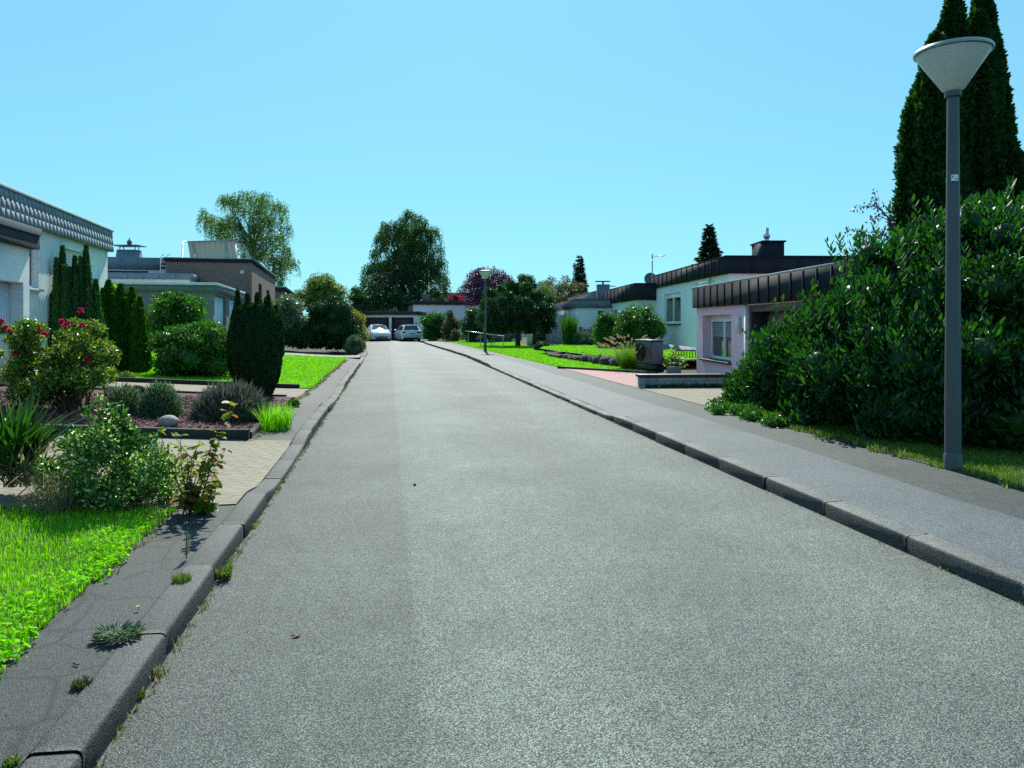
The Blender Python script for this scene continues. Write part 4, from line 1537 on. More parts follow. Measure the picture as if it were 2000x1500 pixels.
car('hatchback', 'white hatchback parked nose towards the street before the left garage door', at(733, 665, 67.8)[0], 69.2, math.radians(19), M['carwhite'], True, 'hatch', 'cars parked at the double garage')
car('estate_car', 'white estate car parked with its tail to the street before the right garage door', at(788, 665, 67)[0], 69.2, math.radians(180 + 18), M['carwhite'], False, 'estate', 'cars parked at the double garage')
car('parked_car', 'dark blue car half hidden behind the handrail and far street lamp', at(966, 650, 60)[0], 60.5, math.radians(-62), M['carnavy'], True, 'hatch')

# ------------------------------------------------------------------ small right-hand things
root = thing('handrail', 'slim silver handrail on thin posts by the far street lamp', 'handrail', (-2, 50, .12))
r0, r1 = (-3.45, 55.8), (-.45, 43.6)
mb = MB(); mb.tube([(r0[0], r0[1], 1.06), (r1[0], r1[1], 0.88)], .03, 8); mb.build('rail', M['silver'], root)
for t in (.1, .45, .78, .98):
    x, y = r0[0] + (r1[0] - r0[0]) * t, r0[1] + (r1[1] - r0[1]) * t
    mb = MB(); mb.tube([(x, y, .05), (x, y, 1.04 - .18 * t)], .03, 6); mb.build('post', M['zinc'], root)
for (px, py), lab in (((932, 671), 'small dark garden light post on the lawn left of the far street lamp'), ((959, 676), 'small dark garden light post on the lawn right of the far street lamp')):
    p = gnd(px, py)
    root = thing('garden_light', lab, 'garden light', p, 'garden lights on the right lawn')
    mb = MB(); mb.tube([p, (p[0], p[1], p[2] + .28)], .03, 8); mb.build('stem', M['black'], root)
    mb = MB(); mb.lathe((p[0], p[1], p[2] + .27), [(0, 0), (.06, 0), (.06, .08), (.02, .11), (0, .11)], 10); mb.build('head', M['black'], root)

# heat pump
root = thing('heat_pump', 'dark heat pump unit with round fan and mauve side panel by the red drive', 'heat pump', (4.2, 23, .12))
ul, us = nrm(-.38, .925), None
us = np.array([ul[1], -ul[0]])
f_long = Face((4.19, 22.8), ul, -us)
hp = Block((4.19, 22.8), ul, us, .92, .45)
mb = MB(); hp.solid(mb, .12, .36); mb.build('base', M['black'], root)
mb = MB(); hp.grow(-.005).solid(mb, .362, 1.06); mb.build('casing', M['casing'], root, bevel=.03)
mb = MB(); hp.b.box(mb, .03, .42, .38, 1.04, .0, .012); mb.build('side_panel', M['mauve'], root, bevel=.02)
mb = MB(); hp.grow(.015).solid(mb, 1.063, 1.11); mb.build('top', plain('blue_grey_lid', (.12, .15, .2), None, 3, .4), root, bevel=.02)
mb = MB()
c = np.array(f_long.pt(.60, .72, .012))
for k in range(7):
    r = .27 - k * .035
    ring_ = [tuple(c + np.array([ul[0], ul[1], 0]) * r * math.cos(t) + np.array([0, 0, 1]) * r * math.sin(t)) for t in np.linspace(0, 2 * math.pi, 25)]
    mb.tube(ring_, .008, 5, cap=False)
mb.build('fan_grille', M['black'], root)
mb = MB()
vs = [f_long.pt(.60 + .28 * math.cos(t), .72 + .28 * math.sin(t), .006) for t in np.linspace(0, 2 * math.pi, 25)[:-1]]
mb.add(vs, [tuple(range(24))]); mb.build('fan_opening', M['black'], root)
# low wall
root = thing('low_wall', 'low whitewashed block wall with dark coping between the beige and red drives', 'wall', (4, 17.6, .12))
wa = Block((2.95, 17.5), nrm(1, .06), nrm(-.06, 1), 3.0, .24)
mb = MB()
for r_ in range(3):
    a = -.2 if r_ % 2 else 0
    while a < 3.0:
        p, q = max(a, 0), min(a + .4, 3.0)
        wa.a.box(mb, p + .004, q - .004, .10 + r_ * .085, .10 + (r_ + 1) * .085 - .006, -.24, .0)
        a += .4
mb.build('blocks', M['wall_white'], root, bevel=.008)
mb = MB(); wa.grow(.04).solid(mb, .362, .425); mb.build('coping', M['stone_dark'], root, bevel=.012)
root = thing('wall_weeds', 'dark weeds growing along the foot of the low whitewashed wall', 'weeds', (4, 17.45, .12))
tufts('foliage', root, L['shrub_dark'], [((3.1 + .085 * k, 17.47 + .005 * k, .11), 14, .10 + .07 * math.sin(k * 1.7) ** 2, .05, .9, .02) for k in range(30)], 301)
# concrete planter block
root = thing('concrete_trough', 'small pale concrete trough beside the heat pump', 'trough', (4.75, 22.4, .12))
mb = MB(); mb.box(4.62, 4.98, 22.3, 22.7, .12, .33); mb.build('trough', M['boulder'], root, bevel=.02)
# cellar railing
root = thing('cellar_railing', 'dark iron railing over the cellar well against the white house', 'railing', (6.4, 26.3, .12))
q0, q1 = at(1320, 690, 26), at(1358, 690, 26)
mb = MB()
mb.tube([(q0[0], 26, .68), (q1[0], 26, .68)], .025, 6); mb.tube([(q0[0], 26, .18), (q1[0], 26, .18)], .02, 6); mb.build('rail', M['black'], root)
for k in range(8):
    x = q0[0] + (q1[0] - q0[0]) * k / 7
    mb = MB(); mb.tube([(x, 26, .1), (x, 26, .68)], .016, 5); mb.build('baluster', M['black'], root)
# rock wall
rng = np.random.default_rng(5)
ra, rb = np.array([1.72, 33.8]), np.array([3.65, 25.3])
nrock = 11
for k in range(nrock):
    t = (k + .5) / nrock
    p = ra + (rb - ra) * t
    hgt = .16 + .22 * t
    b, fq = ball((0, 0, 0), (1, 1, 1), 9, 7)
    V = np.array(b)
    V = np.sign(V) * np.abs(V) ** .72
    V *= 1 + rng.normal(0, .10, (len(V), 1))
    V = V * np.array([.24 * rng.uniform(.7, 1.2), .47 * rng.uniform(.8, 1.2), hgt * rng.uniform(.45, .68)])
    a_ = math.atan2((rb - ra)[1], (rb - ra)[0]) - math.pi / 2
    V = np.stack([V[:, 0] * math.cos(a_) - V[:, 1] * math.sin(a_), V[:, 0] * math.sin(a_) + V[:, 1] * math.cos(a_), V[:, 2]], 1) + np.array([p[0], p[1], .12 + hgt * .40])
    o = np_mesh('wall_rock', V, [(np.array(fq), 0)], M['rock'], loc=(p[0], p[1], .12), smooth=True)
    props(o, 'dark rough rock in the low dry stone wall across the right lawn', 'rock', 'rocks of the low wall on the right lawn')


def boulder(px, py, w_, h_, label, mat='boulder', seed=1):
    p = gnd(px, py)
    rng = np.random.default_rng(seed)
    b, fq = ball((0, 0, 0), (1, 1, 1), 14, 10)
    V = np.array(b) * (1 + .08 * np.sin(np.array(b)[:, :1] * 3 + seed) + rng.normal(0, .015, (len(b), 1))) * np.array([w_ / 2, w_ * .4, h_ / 2])
    V += np.array([p[0], p[1], p[2] + h_ * .42 + .03])
    props(np_mesh('garden_stone', V, [(np.array(fq), 0)], M[mat], loc=p, smooth=True), label, 'stone')


boulder(330, 838, .30, .17, 'smooth round pinkish stone on the mulch behind the timber edging', seed=2)
boulder(222, 776, .34, .22, 'pale grey stone at the back of the mulch bed by the rose', 'boulder', 3)
boulder(270, 772, .26, .18, 'darker grey stone right of the pale stone in the mulch bed', 'rock', 4)

# ------------------------------------------------------------------ grass
def SLs(pts): return [SL_(*p) for p in pts]
def SRs(pts): return [SR_(*p) for p in pts]
rg = np.random.default_rng(77)
poly = SLs([(2.2, .62), (6.15, .62), (6.15, 5.4), (2.2, 4.5)])
blades('lawn_grass', scatter(poly, 150000, 11, 1.2), .06, .006, 1, 'thick bright green lawn at the front left', .0)
# broad clover-like leaves near the lawn's rim
ed = []
for s in np.linspace(2.6, 5.7, 260):
    for _ in range(3): ed.append(SL_(s + rg.normal(0, .03), .64 + abs(rg.normal(0, .12)) + .05 * math.sin(s * 5)))
ed = np.array(ed)
P = np.column_stack([ed, gz(ed[:, 0], ed[:, 1]) + rg.uniform(0, .04, len(ed))])
P = np.repeat(P, 6, 0) + rg.normal(0, .025, (len(P) * 6, 3)) * np.array([1, 1, .4])
V, Fq = leafgeo(P, rg.normal(0, 1, (len(P), 3)) + np.array([0, 0, .5]), np.tile([0, 0, 1.], (len(P), 1)), rg.uniform(.015, .035, len(P)), .7, rng=rg)
props(np_mesh('clover', V, [(Fq, 0)], L['grass']), 'low clover spilling over the front lawn edge', 'clover', kind='stuff')
poly = SLs([(17.65, .68), (33.1, .68), (33.1, 8), (17.65, 10)])
blades('lawn_grass', scatter(poly, 110000, 12, .8), .07, .014, 2, 'mown bright green lawn in the middle left', .004)
poly = SRs([(4.5, 2.1), (12.0, 2.1), (11.5, 4.2), (4.5, 4.2)])
blades('verge_grass', scatter(poly, 60000, 13), .055, .007, 3, 'narrow grass verge between pavement and laurel hedge', .0, L['verge'])
poly = SRs([(24.9, 2.08), (62, 2.08)]) + lawnR_b[::-1]
blades('lawn_grass', scatter(poly, 90000, 14, .6), .08, .02, 4, 'bright lawn along the right pavement', .0)
poly = [(4.6, 25.2), (3.7, 25.6), (1.85, 33.8), (1.4, 36.5), (4.2, 46), (6.5, 36), (7.5, 27)]
q = scatter(poly, 50000, 15, .5)
blades('terrace_grass', q, .09, .02, 5, 'bright lawn on the terrace above the rock wall', .3)


def plant(name, label, cat, loc, group=None): return thing(name, label, cat, loc, group)


def shrub(name, label, px0, px1, ptop, pbase, mat, n, size, base=None, depth=None, ncl=40, seed=1, core=.62, asp=.5, cat='shrub', group=None, lo=-.75, crk=.28, stem=True, zb=0., **kw):
    """rounded shrub filling the picture box at its ground distance"""
    g = base or gnd((px0 + px1) / 2, pbase)
    y = g[1]
    x0, x1 = at(px0, 0, y)[0], at(px1, 0, y)[0]
    zt = at(0, ptop, y)[2]
    rx = (x1 - x0) / 2
    cx = (x0 + x1) / 2
    z0 = g[2] + zb
    rz = (zt - z0) * .60
    ry = depth or rx
    c = (cx, y + ry * .6, zt - rz)
    root = plant(name, label, cat, (cx, y + ry * .6, g[2]), group)
    cl = [(c[0], c[1], c[2], rx * .70, ry * .70, rz * .74)] + clumps(c, (rx, ry, rz), ncl, crk * min(rx, rz, ry), seed, lo, .6)
    foliage('foliage', root, mat, cl, n, size, asp, seed=seed, core=core, zmin=g[2] + .02, jit=.05 * rx, **kw)
    if stem:
        mb = MB()
        rng = np.random.default_rng(seed)
        for k in range(5):
            q = rng.normal(0, .3, 2)
            mb.tube([(c[0] + q[0] * .15 * rx, c[1] + q[1] * .15 * ry, g[2] - .05), (c[0] + q[0] * rx, c[1] + q[1] * ry, c[2] + rz * .3)], [.04 * max(1, rx), .015], 6)
        mb.build('stems', M['bark'], root)
    return root


prof_cone = lambda t: np.clip(np.minimum(1, t * 6 + .6) * (1 - t ** 1.7) ** .9, .02, 1)
prof_col = lambda t: np.clip(np.minimum(1, t * 5 + .6) * (1 - t ** 4) ** .6, .02, 1)
prof_tip = lambda t: np.interp(t, [0, .1, .6, .82, .91, .965, 1], [.85, 1, 1, .88, .62, .34, .05])
prof_vase = lambda t: np.interp(t, [0, .1, .27, .5, .7, .85, .94, 1], [.46, .70, .93, 1.0, 1.0, .92, .74, .45])
prof_flame = lambda t: np.clip(np.minimum(1, t * 4 + .5) * np.minimum(1, (1 - t) ** 1.15 * 1.6), .015, 1)

# tall thujas behind the laurel hedge
def thuja(label, spec, y, n, seed, group):
    px, ptop, R = spec[0]
    x = at(px, 0, y)[0]
    H = at(0, ptop, y)[2] - .12
    root = plant('thuja_tree', label, 'thuja', (x, y, .12), group)
    rng = np.random.default_rng(seed)
    cl = [((at(a, 0, y)[0], y + rng.uniform(-.25, .25), .15), at(0, b, y)[2] - .12, r, prof_tip, int(n * r / R)) for a, b, r in spec]
    column('crown', root, L['thuja'], cl, .115, .5, .7, .8, .5, seed, lump=.30, sh=.35)
    mb = MB(); mb.tube([(x, y, 0), (x, y, H * .6)], [.16, .06], 8); mb.build('trunk', M['bark'], root)
G_ = 'tall thujas behind the laurel hedge'
thuja('tall dark thuja column directly behind the near street lamp, the tallest of the group', [(1919, -26, .24), (1938, 25, .32), (1898, 40, .36), (1950, 120, .36)], 14.5, 24000, 1, G_)
thuja('dark thuja with narrower pointed top left of the tallest thuja', [(1855, 0, .23), (1846, 45, .32), (1878, 40, .36)], 14.3, 26000, 2, G_)
thuja('shorter dark thuja at the left flank of the thuja group', [(1816, 82, .27), (1812, 110, .32), (1804, 170, .34), (1834, 110, .40)], 13.9, 15000, 3, G_)
thuja('dark thuja at the right flank of the thuja group, half hidden by hedge', [(1962, 200, .28), (1980, 300, .30)], 14.2, 18000, 4, G_)

# laurel hedge
root = plant('laurel_hedge', 'large glossy dark cherry laurel hedge beside the right pavement', 'hedge', (6, 10.5, .12))
rng = np.random.default_rng(21)
SHX, SHY = -.28, -.12  # towards the pavement, except at the far end
lobes = []
# spine: (x, y, height, radius)
spine = [(4.55, 13.4, .70, .35), (4.68, 12.9, 1.05, .45), (4.82, 12.4, 1.5, .55), (4.95, 11.9, 1.72, .6), (5.05, 11.3, 1.90, .7), (5.2, 10.7, 2.2, .8), (5.95, 11.2, 2.85, .9), (6.65, 11.7, 3.2, 1.0), (7.1, 11.7, 3.35, 1.0), (5.25, 10.0, 1.6, .5), (5.5, 9.55, 1.45, .5), (5.7, 10.4, 2.4, .65), (7.0, 10.9, 3.3, 1.0), (7.7, 11.2, 3.4, 1.0), (8.5, 11.4, 3.4, 1.0), (5.85, 9.45, 1.5, .5), (6.4, 9.25, 1.4, .5), (7.0, 9.15, 1.35, .55), (7.6, 9.05, 1.3, .55), (6.3, 10.1, 2.55, .7), (7.0, 10.1, 2.55, .75), (7.8, 10.0, 2.2, .7)]
spine = [(x + SHX * min(1, max(0, (12.6 - y) / 1.5)) - .28 * (y > 12), y + SHY, h, r) for x, y, h, r in spine]
for (x, y, h, r) in spine:
    for k in range(24):
        a = rng.uniform(0, 2 * math.pi)
        rr = r * rng.uniform(.2, 1) * .9
        z = .15 + (h - .35) * rng.random() ** .8
        sh = 1 - .35 * (z / h) ** 3
        q = rng.uniform(.20, .36)
        lobes.append((x + rr * math.cos(a) * sh, y + rr * math.sin(a) * sh, z, q, q, q * .95))
foliage('foliage', root, L['laurel'], lobes, 140000, .105, .36, out=.5, up=.8, rnd=.42, shell=.5, seed=22, zmin=.13, core=.62, cull=.62, jit=.06)
# upright leafy shoots standing above the mass
P, A = [], []
for (x, y, h, r) in spine[1:]:
    for k in range(26):
        a = rng.uniform(0, 6.28)
        q = r * rng.uniform(0, .95)
        bx, by, bz = x + q * math.cos(a), y + q * math.sin(a), (h - .25) * rng.uniform(.55, 1) + .1
        ax_ = np.array([math.cos(a) * .35, math.sin(a) * .35, 1]) + rng.normal(0, .15, 3)
        ln = rng.uniform(.3, .55)
        for j in range(16):
            t = j / 15
            P.append(np.array([bx, by, bz]) + ax_ * ln * t)
            b_ = 2.4 * j
            A.append(np.array([math.cos(b_), math.sin(b_), .9 + .8 * t]))
P, A = np.array(P), np.array(A)
V, Fq = leafgeo(P, A, A * np.array([1, 1, -.5]) + np.array([0, 0, .8]), rng.uniform(.08, .14, len(P)), .38, rng=rng)
np_mesh('shoots', V, [(Fq, 0)], L['laurel'], root)

# red-leaved twig over the hedge
root = plant('plum_sapling', 'thin reddish leaved plum branches rising above the hedge left of the thujas', 'tree', (7.0, 12.4, .12))
P, A, mb = [], [], MB()
rng = np.random.default_rng(31)
def tw(pts, r, y=12.4):
    q = [at(a, b, y) for a, b in pts]
    mb.tube(q, [r * (1 - .8 * i / (len(q) - 1)) for i in range(len(q))], 5, cap=False)
    for i in range(len(q) - 1):
        for k in range(26):
            t = rng.random()
            P.append(np.array(q[i]) * (1 - t) + np.array(q[i + 1]) * t + rng.normal(0, .035, 3)); A.append(rng.normal(0, 1, 3))
mb.tube([(at(1770, 700, 12.4)[0], 12.4, 0), at(1755, 470, 12.4)], [.05, .025], 6)
tw([(1755, 470), (1735, 425), (1712, 400), (1708, 378)], .02)
tw([(1716, 403), (1690, 402), (1668, 408)], .008)
tw([(1738, 430), (1715, 422), (1700, 430)], .008)
tw([(1760, 475), (1720, 455), (1680, 452), (1648, 446)], .012)
tw([(1730, 458), (1700, 470), (1672, 478)], .008)
tw([(1690, 470), (1665, 500), (1640, 520)], .01, 13)
tw([(1665, 505), (1640, 545), (1650, 560)], .01, 13)
mb.build('branches', M['bark'], root)
V, Fq = leafgeo(np.array(P), np.array(A), rng.normal(0, 1, (len(P), 3)), rng.uniform(.03, .06, len(P)), .6, rng=rng)
np_mesh('foliage', V, [(Fq, 0)], L['plum'], root)
shrub('olive_shrub', 'small olive brown shrub peeping between the hedge and the dark fascia', 1585, 1660, 500, 640, L['olive'], 2500, .06, base=(6.2, 14.0, .12), seed=33, ncl=10)

# ivy under the hedge end
root = plant('ivy_patch', 'ivy and weeds creeping onto the pavement under the hedge end', 'ground cover', gnd(1450, 800))
lob = []
rng = np.random.default_rng(35)
for k in range(26):
    px, py = [(1400, 795), (1440, 805), (1475, 818), (1430, 780), (1500, 830), (1460, 790)][k % 6]
    g = gnd(px + 22 + rng.normal(0, 14), py + 4 + rng.normal(0, 6))
    q = rng.uniform(.12, .22)
    lob.append((g[0], g[1] + .1, g[2] + .03, q, q, q * .8))
foliage('foliage', root, L['shrub'], lob, 7000, .05, .75, out=.4, up=.5, rnd=.6, seed=36, zmin=.12, core=.6)
# hosta-like leaves beneath the hedge on the right
for k, (px, py, lab) in enumerate([(1925, 880, 'broad leaved bergenia clump in hedge shade right of the near lamp'), (1985, 893, 'broad leaved bergenia clump at the right edge in hedge shade')]):
    g = gnd(px, py)
    root = plant('bergenia', lab, 'plant', g)
    rng = np.random.default_rng(40 + k)
    n = 60
    a = rng.uniform(0, 6.28, n)
    D = np.stack([np.cos(a), np.sin(a), rng.uniform(.1, .9, n)], 1)
    P = np.array(g) + np.stack([np.cos(a), np.sin(a), np.zeros(n)], 1) * rng.uniform(.02, .3, n)[:, None] + np.array([0, .2, 0]) + np.array([0, 0, 1]) * rng.uniform(.05, .32, n)[:, None]
    V, Fq = leafgeo(P, D, np.tile([0, 0, 1.], (n, 1)), rng.uniform(.14, .22, n), .75, rng=rng)
    np_mesh('foliage', V, [(Fq, 0)], L['shrub_dark'], root)

# weeds at lamp foot and along the verge
root = plant('verge_weeds', 'ragged sunlit weeds along the verge edge at the foot of the near lamp', 'weeds', (4.3, 8.4, .12))
specs = []
rng = np.random.default_rng(44)
for s in np.linspace(5.0, 10.5, 90):
    x, y = SR_(s, 2.08 + rng.normal(0, .06))
    if rng.random() < .75: specs.append(((x, y, .11), 14, .06 + .05 * rng.random(), .05, .9, .012))
tufts('foliage', root, L['weed'], specs, 45)

# ------------------------------------------------------------------ right: garden shrubs and trees
tz = .42
def tufted(name, label, px, pbase, h, spread, n, w_, mat, lean=.5, seed=1, z=None, cat='grass plant', y=None):
    g = gnd(px, pbase) if y is None else (at(px, 0, y)[0], y, z)
    root = plant(name, label, cat, g)
    tufts('foliage', root, mat, [(g, n, h, spread, lean, w_)], seed)
    return root, g


tufted('ornamental_grass', 'tall upright ornamental grass before the grey fascia house', 1112, 686, 1.75, .35, 700, .03, L['shrub'], .35, 51, .4, y=41)
shrub('grey_green_shrub', 'loose grey green shrub right of the tall ornamental grass', 1118, 1170, 648, 686, L['sage'], 6000, .09, base=(5.3, 40, .4), seed=52, ncl=16)
shrub('round_bush', 'clipped round dark bush left of the taller shrub before the low house', 1150, 1228, 606, 692, L['shrub'], 12000, .09, base=(4.6, 35.5, .4), seed=53, ncl=20, core=.85)
shrub('tall_bush', 'taller loose green bush right of the round bush by the white wall', 1204, 1302, 590, 690, L['shrub'], 14000, .085, base=(5.8, 34, .4), seed=54, ncl=34, crk=.3)
P0 = gnd(1236, 724)
P0 = (P0[0], P0[1] + .4, .12)
root = plant('fountain_grass', 'fountain grass with pinkish feathery plumes left of the heat pump', 'grass plant', P0)
tufts('foliage', root, L['fountain'], [(P0, 1100, .95, .30, 1.25, .010)], 55)
rng = np.random.default_rng(56)
P, A = [], []
for k in range(64):
    a = rng.uniform(0, 6.28)
    ln = rng.uniform(.35, .95)
    tip = np.array([P0[0] + ln * math.cos(a) - .08, P0[1] + ln * math.sin(a), P0[2] + rng.uniform(.65, 1.15) - ln * .2])
    d = np.array([math.cos(a) * .9, math.sin(a) * .9, .35])
    for j in range(60):
        P.append(tip + d * .22 * rng.random() + rng.normal(0, .008, 3)); A.append(d + rng.normal(0, .5, 3))
V, Fq = leafgeo(np.array(P), np.array(A), rng.normal(0, 1, (len(P), 3)), rng.uniform(.03, .05, len(P)), .25, six=False, rng=rng)
np_mesh('plumes', V, [(Fq, 0)], L['plume'], root)
g = (at(1320, 0, 22.6)[0], 22.9, .12)
root = plant('hosta', 'pale green hosta with whitish flower stalks beside the concrete trough', 'plant', g)
rng = np.random.default_rng(57)
n = 130
a = rng.uniform(0, 6.28, n); r = rng.uniform(.03, .28, n)
P = np.array(g) + np.stack([r * np.cos(a), r * np.sin(a), .1 + .5 * rng.random(n) * (1 - r)], 1)
V, Fq = leafgeo(P, np.stack([np.cos(a), np.sin(a), rng.uniform(-.2, .5, n)], 1), np.tile([0, 0, 1.], (n, 1)), rng.uniform(.14, .22, n), .6, rng=rng)
np_mesh('foliage', V, [(Fq, 0)], L['hosta'], root)
P = []
for k in range(5):
    q = rng.normal(0, .1, 2)
    for j in range(12): P.append((g[0] + q[0], g[1] + q[1], g[2] + .55 + j * .012 + .15 * (k % 2)))
P = np.array(P) + rng.normal(0, .012, (60, 3))
V, Fq = leafgeo(P, rng.normal(0, 1, (60, 3)), rng.normal(0, 1, (60, 3)), np.full(60, .05), .6, rng=rng)
np_mesh('flower_stalks', V, [(Fq, 0)], L['silver'], root)
shrub('low_green_shrub', 'low dark shrub under the lattice screen', 1040, 1080, 666, 686, L['shrub_dark'], 2500, .08, seed=58, ncl=8, stem=False)
shrub('pale_flower_shrub', 'low pale leaved shrub right of the lattice screen', 1066, 1090, 672, 686, L['silver'], 1500, .07, seed=59, ncl=7, stem=False)

# weeping tree in the right garden
def tree(name, label, px, ptop, y, z0, rx, rz, mat, n, size, ncl=40, crk=.3, seed=1, droop=0., bark='bark', fork=.35, group=None, ry=None, zlow=.3, cat='tree', lo=-.5, inner=.45, out=.6, up=.2, asp=.5, core=0., shell=.6, dens_trunk=.12, px_c=None, six=False, r0=None, keep=None):
    x = at(px, 0, y)[0]
    H = at(0, ptop, y)[2]
    ry = ry or rx
    c = (at(px_c, 0, y)[0] if px_c else x, y, H - rz)
    root = plant(name, label, cat, (x, y, z0), group)
    cl = clumps(c, (rx, ry, rz), ncl, crk * min(rx, rz), seed, lo, inner)
    foliage('crown', root, mat, cl, n, size, asp, out=out, up=up, rnd=.6, shell=shell, droop=droop, seed=seed + 1, core=core, six=six, zmin=z0 + zlow, cull=.5, keep=keep)
    tg = [(q[0], q[1], q[2]) for q in cl[::2]]
    limbs('trunk', root, M[bark], (x, y, z0 - .1), (x + .02 * rx, y, z0 + (H - z0) * fork), r0 or .035 * H, tg, seed)
    return root


def birch(name, label, spec, y, z0, px, pyf, mat, depth, nstr, per, ln, size, r0, bark, seed, zmin, base=.15):
    x = at(px, 0, y)[0]
    root = plant(name, label, 'tree', (x, y, z0))
    lb = pxlobes(spec, y, depth, seed)
    weep('crown', root, mat, lb, nstr, per, ln, size, seed + 1, zmin=zmin, base=base)
    f = at(px, pyf, y)
    limbs('trunk', root, M[bark], (x, y, z0 - .1), f, r0, [q[:3] for q in lb[::2]], seed)


wp_ = []
rng = np.random.default_rng(610)
for py, xa, xb in ((558, 965, 1040), (572, 946, 1060), (586, 938, 1072), (600, 936, 1080), (614, 938, 1084), (628, 942, 1082), (640, 946, 1078)):
    k = int((xb - xa) / 13)
    for j in range(k):
        wp_.append((xa + (xb - xa) * (j + .5) / k + rng.normal(0, 3), py + rng.normal(0, 4), rng.uniform(8, 13)))
birch('weeping_tree', 'dark green weeping tree with trailing branches behind the far street lamp', wp_, 48.5, .12, 1012, 620, L['shrub_dark'], 1.5, 2600, 16, .75, .12, .16, 'bark', 61, 1.0, .4)
shrub('dark_bush', 'dark rounded bush left of the weeping tree behind the handrail', 896, 974, 592, 668, L['shrub_dark'], 13000, .12, base=(at(934, 0, 60)[0], 59, .12), seed=62, ncl=24)
tree('purple_plum_tree', 'purple leaved plum tree above the bungalow behind the far lamp', 951, 520, 80, .12, 3.4, 2.8, L['plum'], 26000, .16, 52, .25, 63, zlow=1.2, bark='bark', inner=.3)
tree('distant_green_tree', 'small rounded green tree between the purple plum and the brownish tree', 1025, 528, 96, .12, 1.6, 2.8, L['birch_dark'], 9000, .22, 24, .36, 64)
tree('brownish_tree', 'loose brownish green tree above the grey fascia house', 1097, 537, 82, .12, 3.1, 2.2, L['olive'], 16000, .15, 40, .24, 65, inner=.3, zlow=1)
tree('bare_fruit_tree', 'thin pale foliage of a fruit tree left of the brownish tree', 1062, 545, 74, .12, 1.3, 1.5, L['willow'], 3500, .14, 16, .3, 66)


def conifer(name, label, px, ptop, y, R, n, mat, seed, zlow=.3, tiers=13, px2=None, size=.35):
    x = at(px, 0, y)[0]
    H = at(0, ptop, y)[2]
    rng = np.random.default_rng(seed)
    root = plant(name, label, 'conifer', (x, y, .1))
    P, A = [], []
    nb = tiers * 11
    for k in range(nb):
        t = zlow + (1 - zlow) * (k / nb)
        a = k * 2.4 + rng.normal(0, .3)
        r = R * (1 - t) / (1 - zlow) * rng.uniform(.65, 1.15) + .08
        m = max(int(n / nb * (1.6 * (1 - t) / (1 - zlow) + .2)), 6)
        s = rng.random(m) ** .7
        dz = -.28 * s * r + .12 * r * s * s
        w_ = .16 * r * (1 - s) + .04
        P.append(np.stack([x + np.cos(a) * r * s - np.sin(a) * rng.normal(0, 1, m) * w_, y + np.sin(a) * r * s + np.cos(a) * rng.normal(0, 1, m) * w_, H * t + dz + rng.normal(0, .05, m) * H / 8], 1))
        A.append(np.stack([np.cos(a) + rng.normal(0, .6, m), np.sin(a) + rng.normal(0, .6, m), rng.normal(0, .4, m)], 1))
    P, A = np.concatenate(P), np.concatenate(A)
    V, Fq = leafgeo(P, A, np.tile([0, 0, 1.], (len(P), 1)) + rng.normal(0, .6, P.shape), size * rng.uniform(.6, 1.3, len(P)), .4, six=False, rng=rng)
    np_mesh('crown', V, [(Fq, 0)], mat, root)
    mb = MB(); mb.tube([(x, y, 0), (x, y, H)], [.02 * H, .01], 7); mb.build('trunk', M['bark'], root)


conifer('spruce', 'dense dark conifer rising behind the anthracite fascia roof', 1385, 443, 60, 2.2, 9000, L['spruce'], 71, .3, 16, size=.4)
conifer('spruce', 'slim far spruce beside the brownish tree', 1133, 499, 110, 1.7, 4000, L['spruce'], 72, .3, 12, size=.5)
conifer('spruce', 'thin small leader close left of the slim far spruce', 1124, 515, 111, .8, 1500, L['spruce'], 73, .3, 10, size=.4)
tree('red_maple', 'red leaved maple showing above the bungalow roof', 893, 573, 97, .12, 1.7, 1.1, L['maple'], 7000, .16, 24, .35, 74)
shrub('garage_bush', 'green round bush right of the double garage', 819, 872, 598, 656, L['shrub'], 10000, .12, base=(at(846, 0, 66)[0], 65.5, .12), seed=75, ncl=26)
shrub('reddish_bush', 'reddish brown leaved bush beside the green garage bush', 860, 898, 607, 658, L['olive'], 5500, .12, base=(at(880, 0, 64)[0], 63.5, .12), seed=76, ncl=18)
shrub('low_pale_shrub', 'low pale shrub in front of the reddish bush', 858, 885, 650, 664, L['silver'], 1800, .09, seed=77, ncl=8, stem=False)
shrub('low_dark_shrub', 'low dark shrub at the garage corner', 822, 858, 648, 663, L['shrub_dark'], 2000, .1, seed=78, ncl=9, stem=False)
shrub('small_conical_shrub', 'small pointed brownish shrub at the lawn edge before the reddish bush', 876, 900, 640, 668, L['olive'], 1800, .09, seed=79, ncl=9)
root = plant('tall_herbs', 'pale flowering herbs behind the handrail', 'plants', gnd(918, 664))
g = [gnd(895 + k * 6, 664) for k in range(9)]
tufts('foliage', root, L['weed'], [((q[0], q[1], q[2]), 40, .7, .35, .5, .03) for q in g], 80)

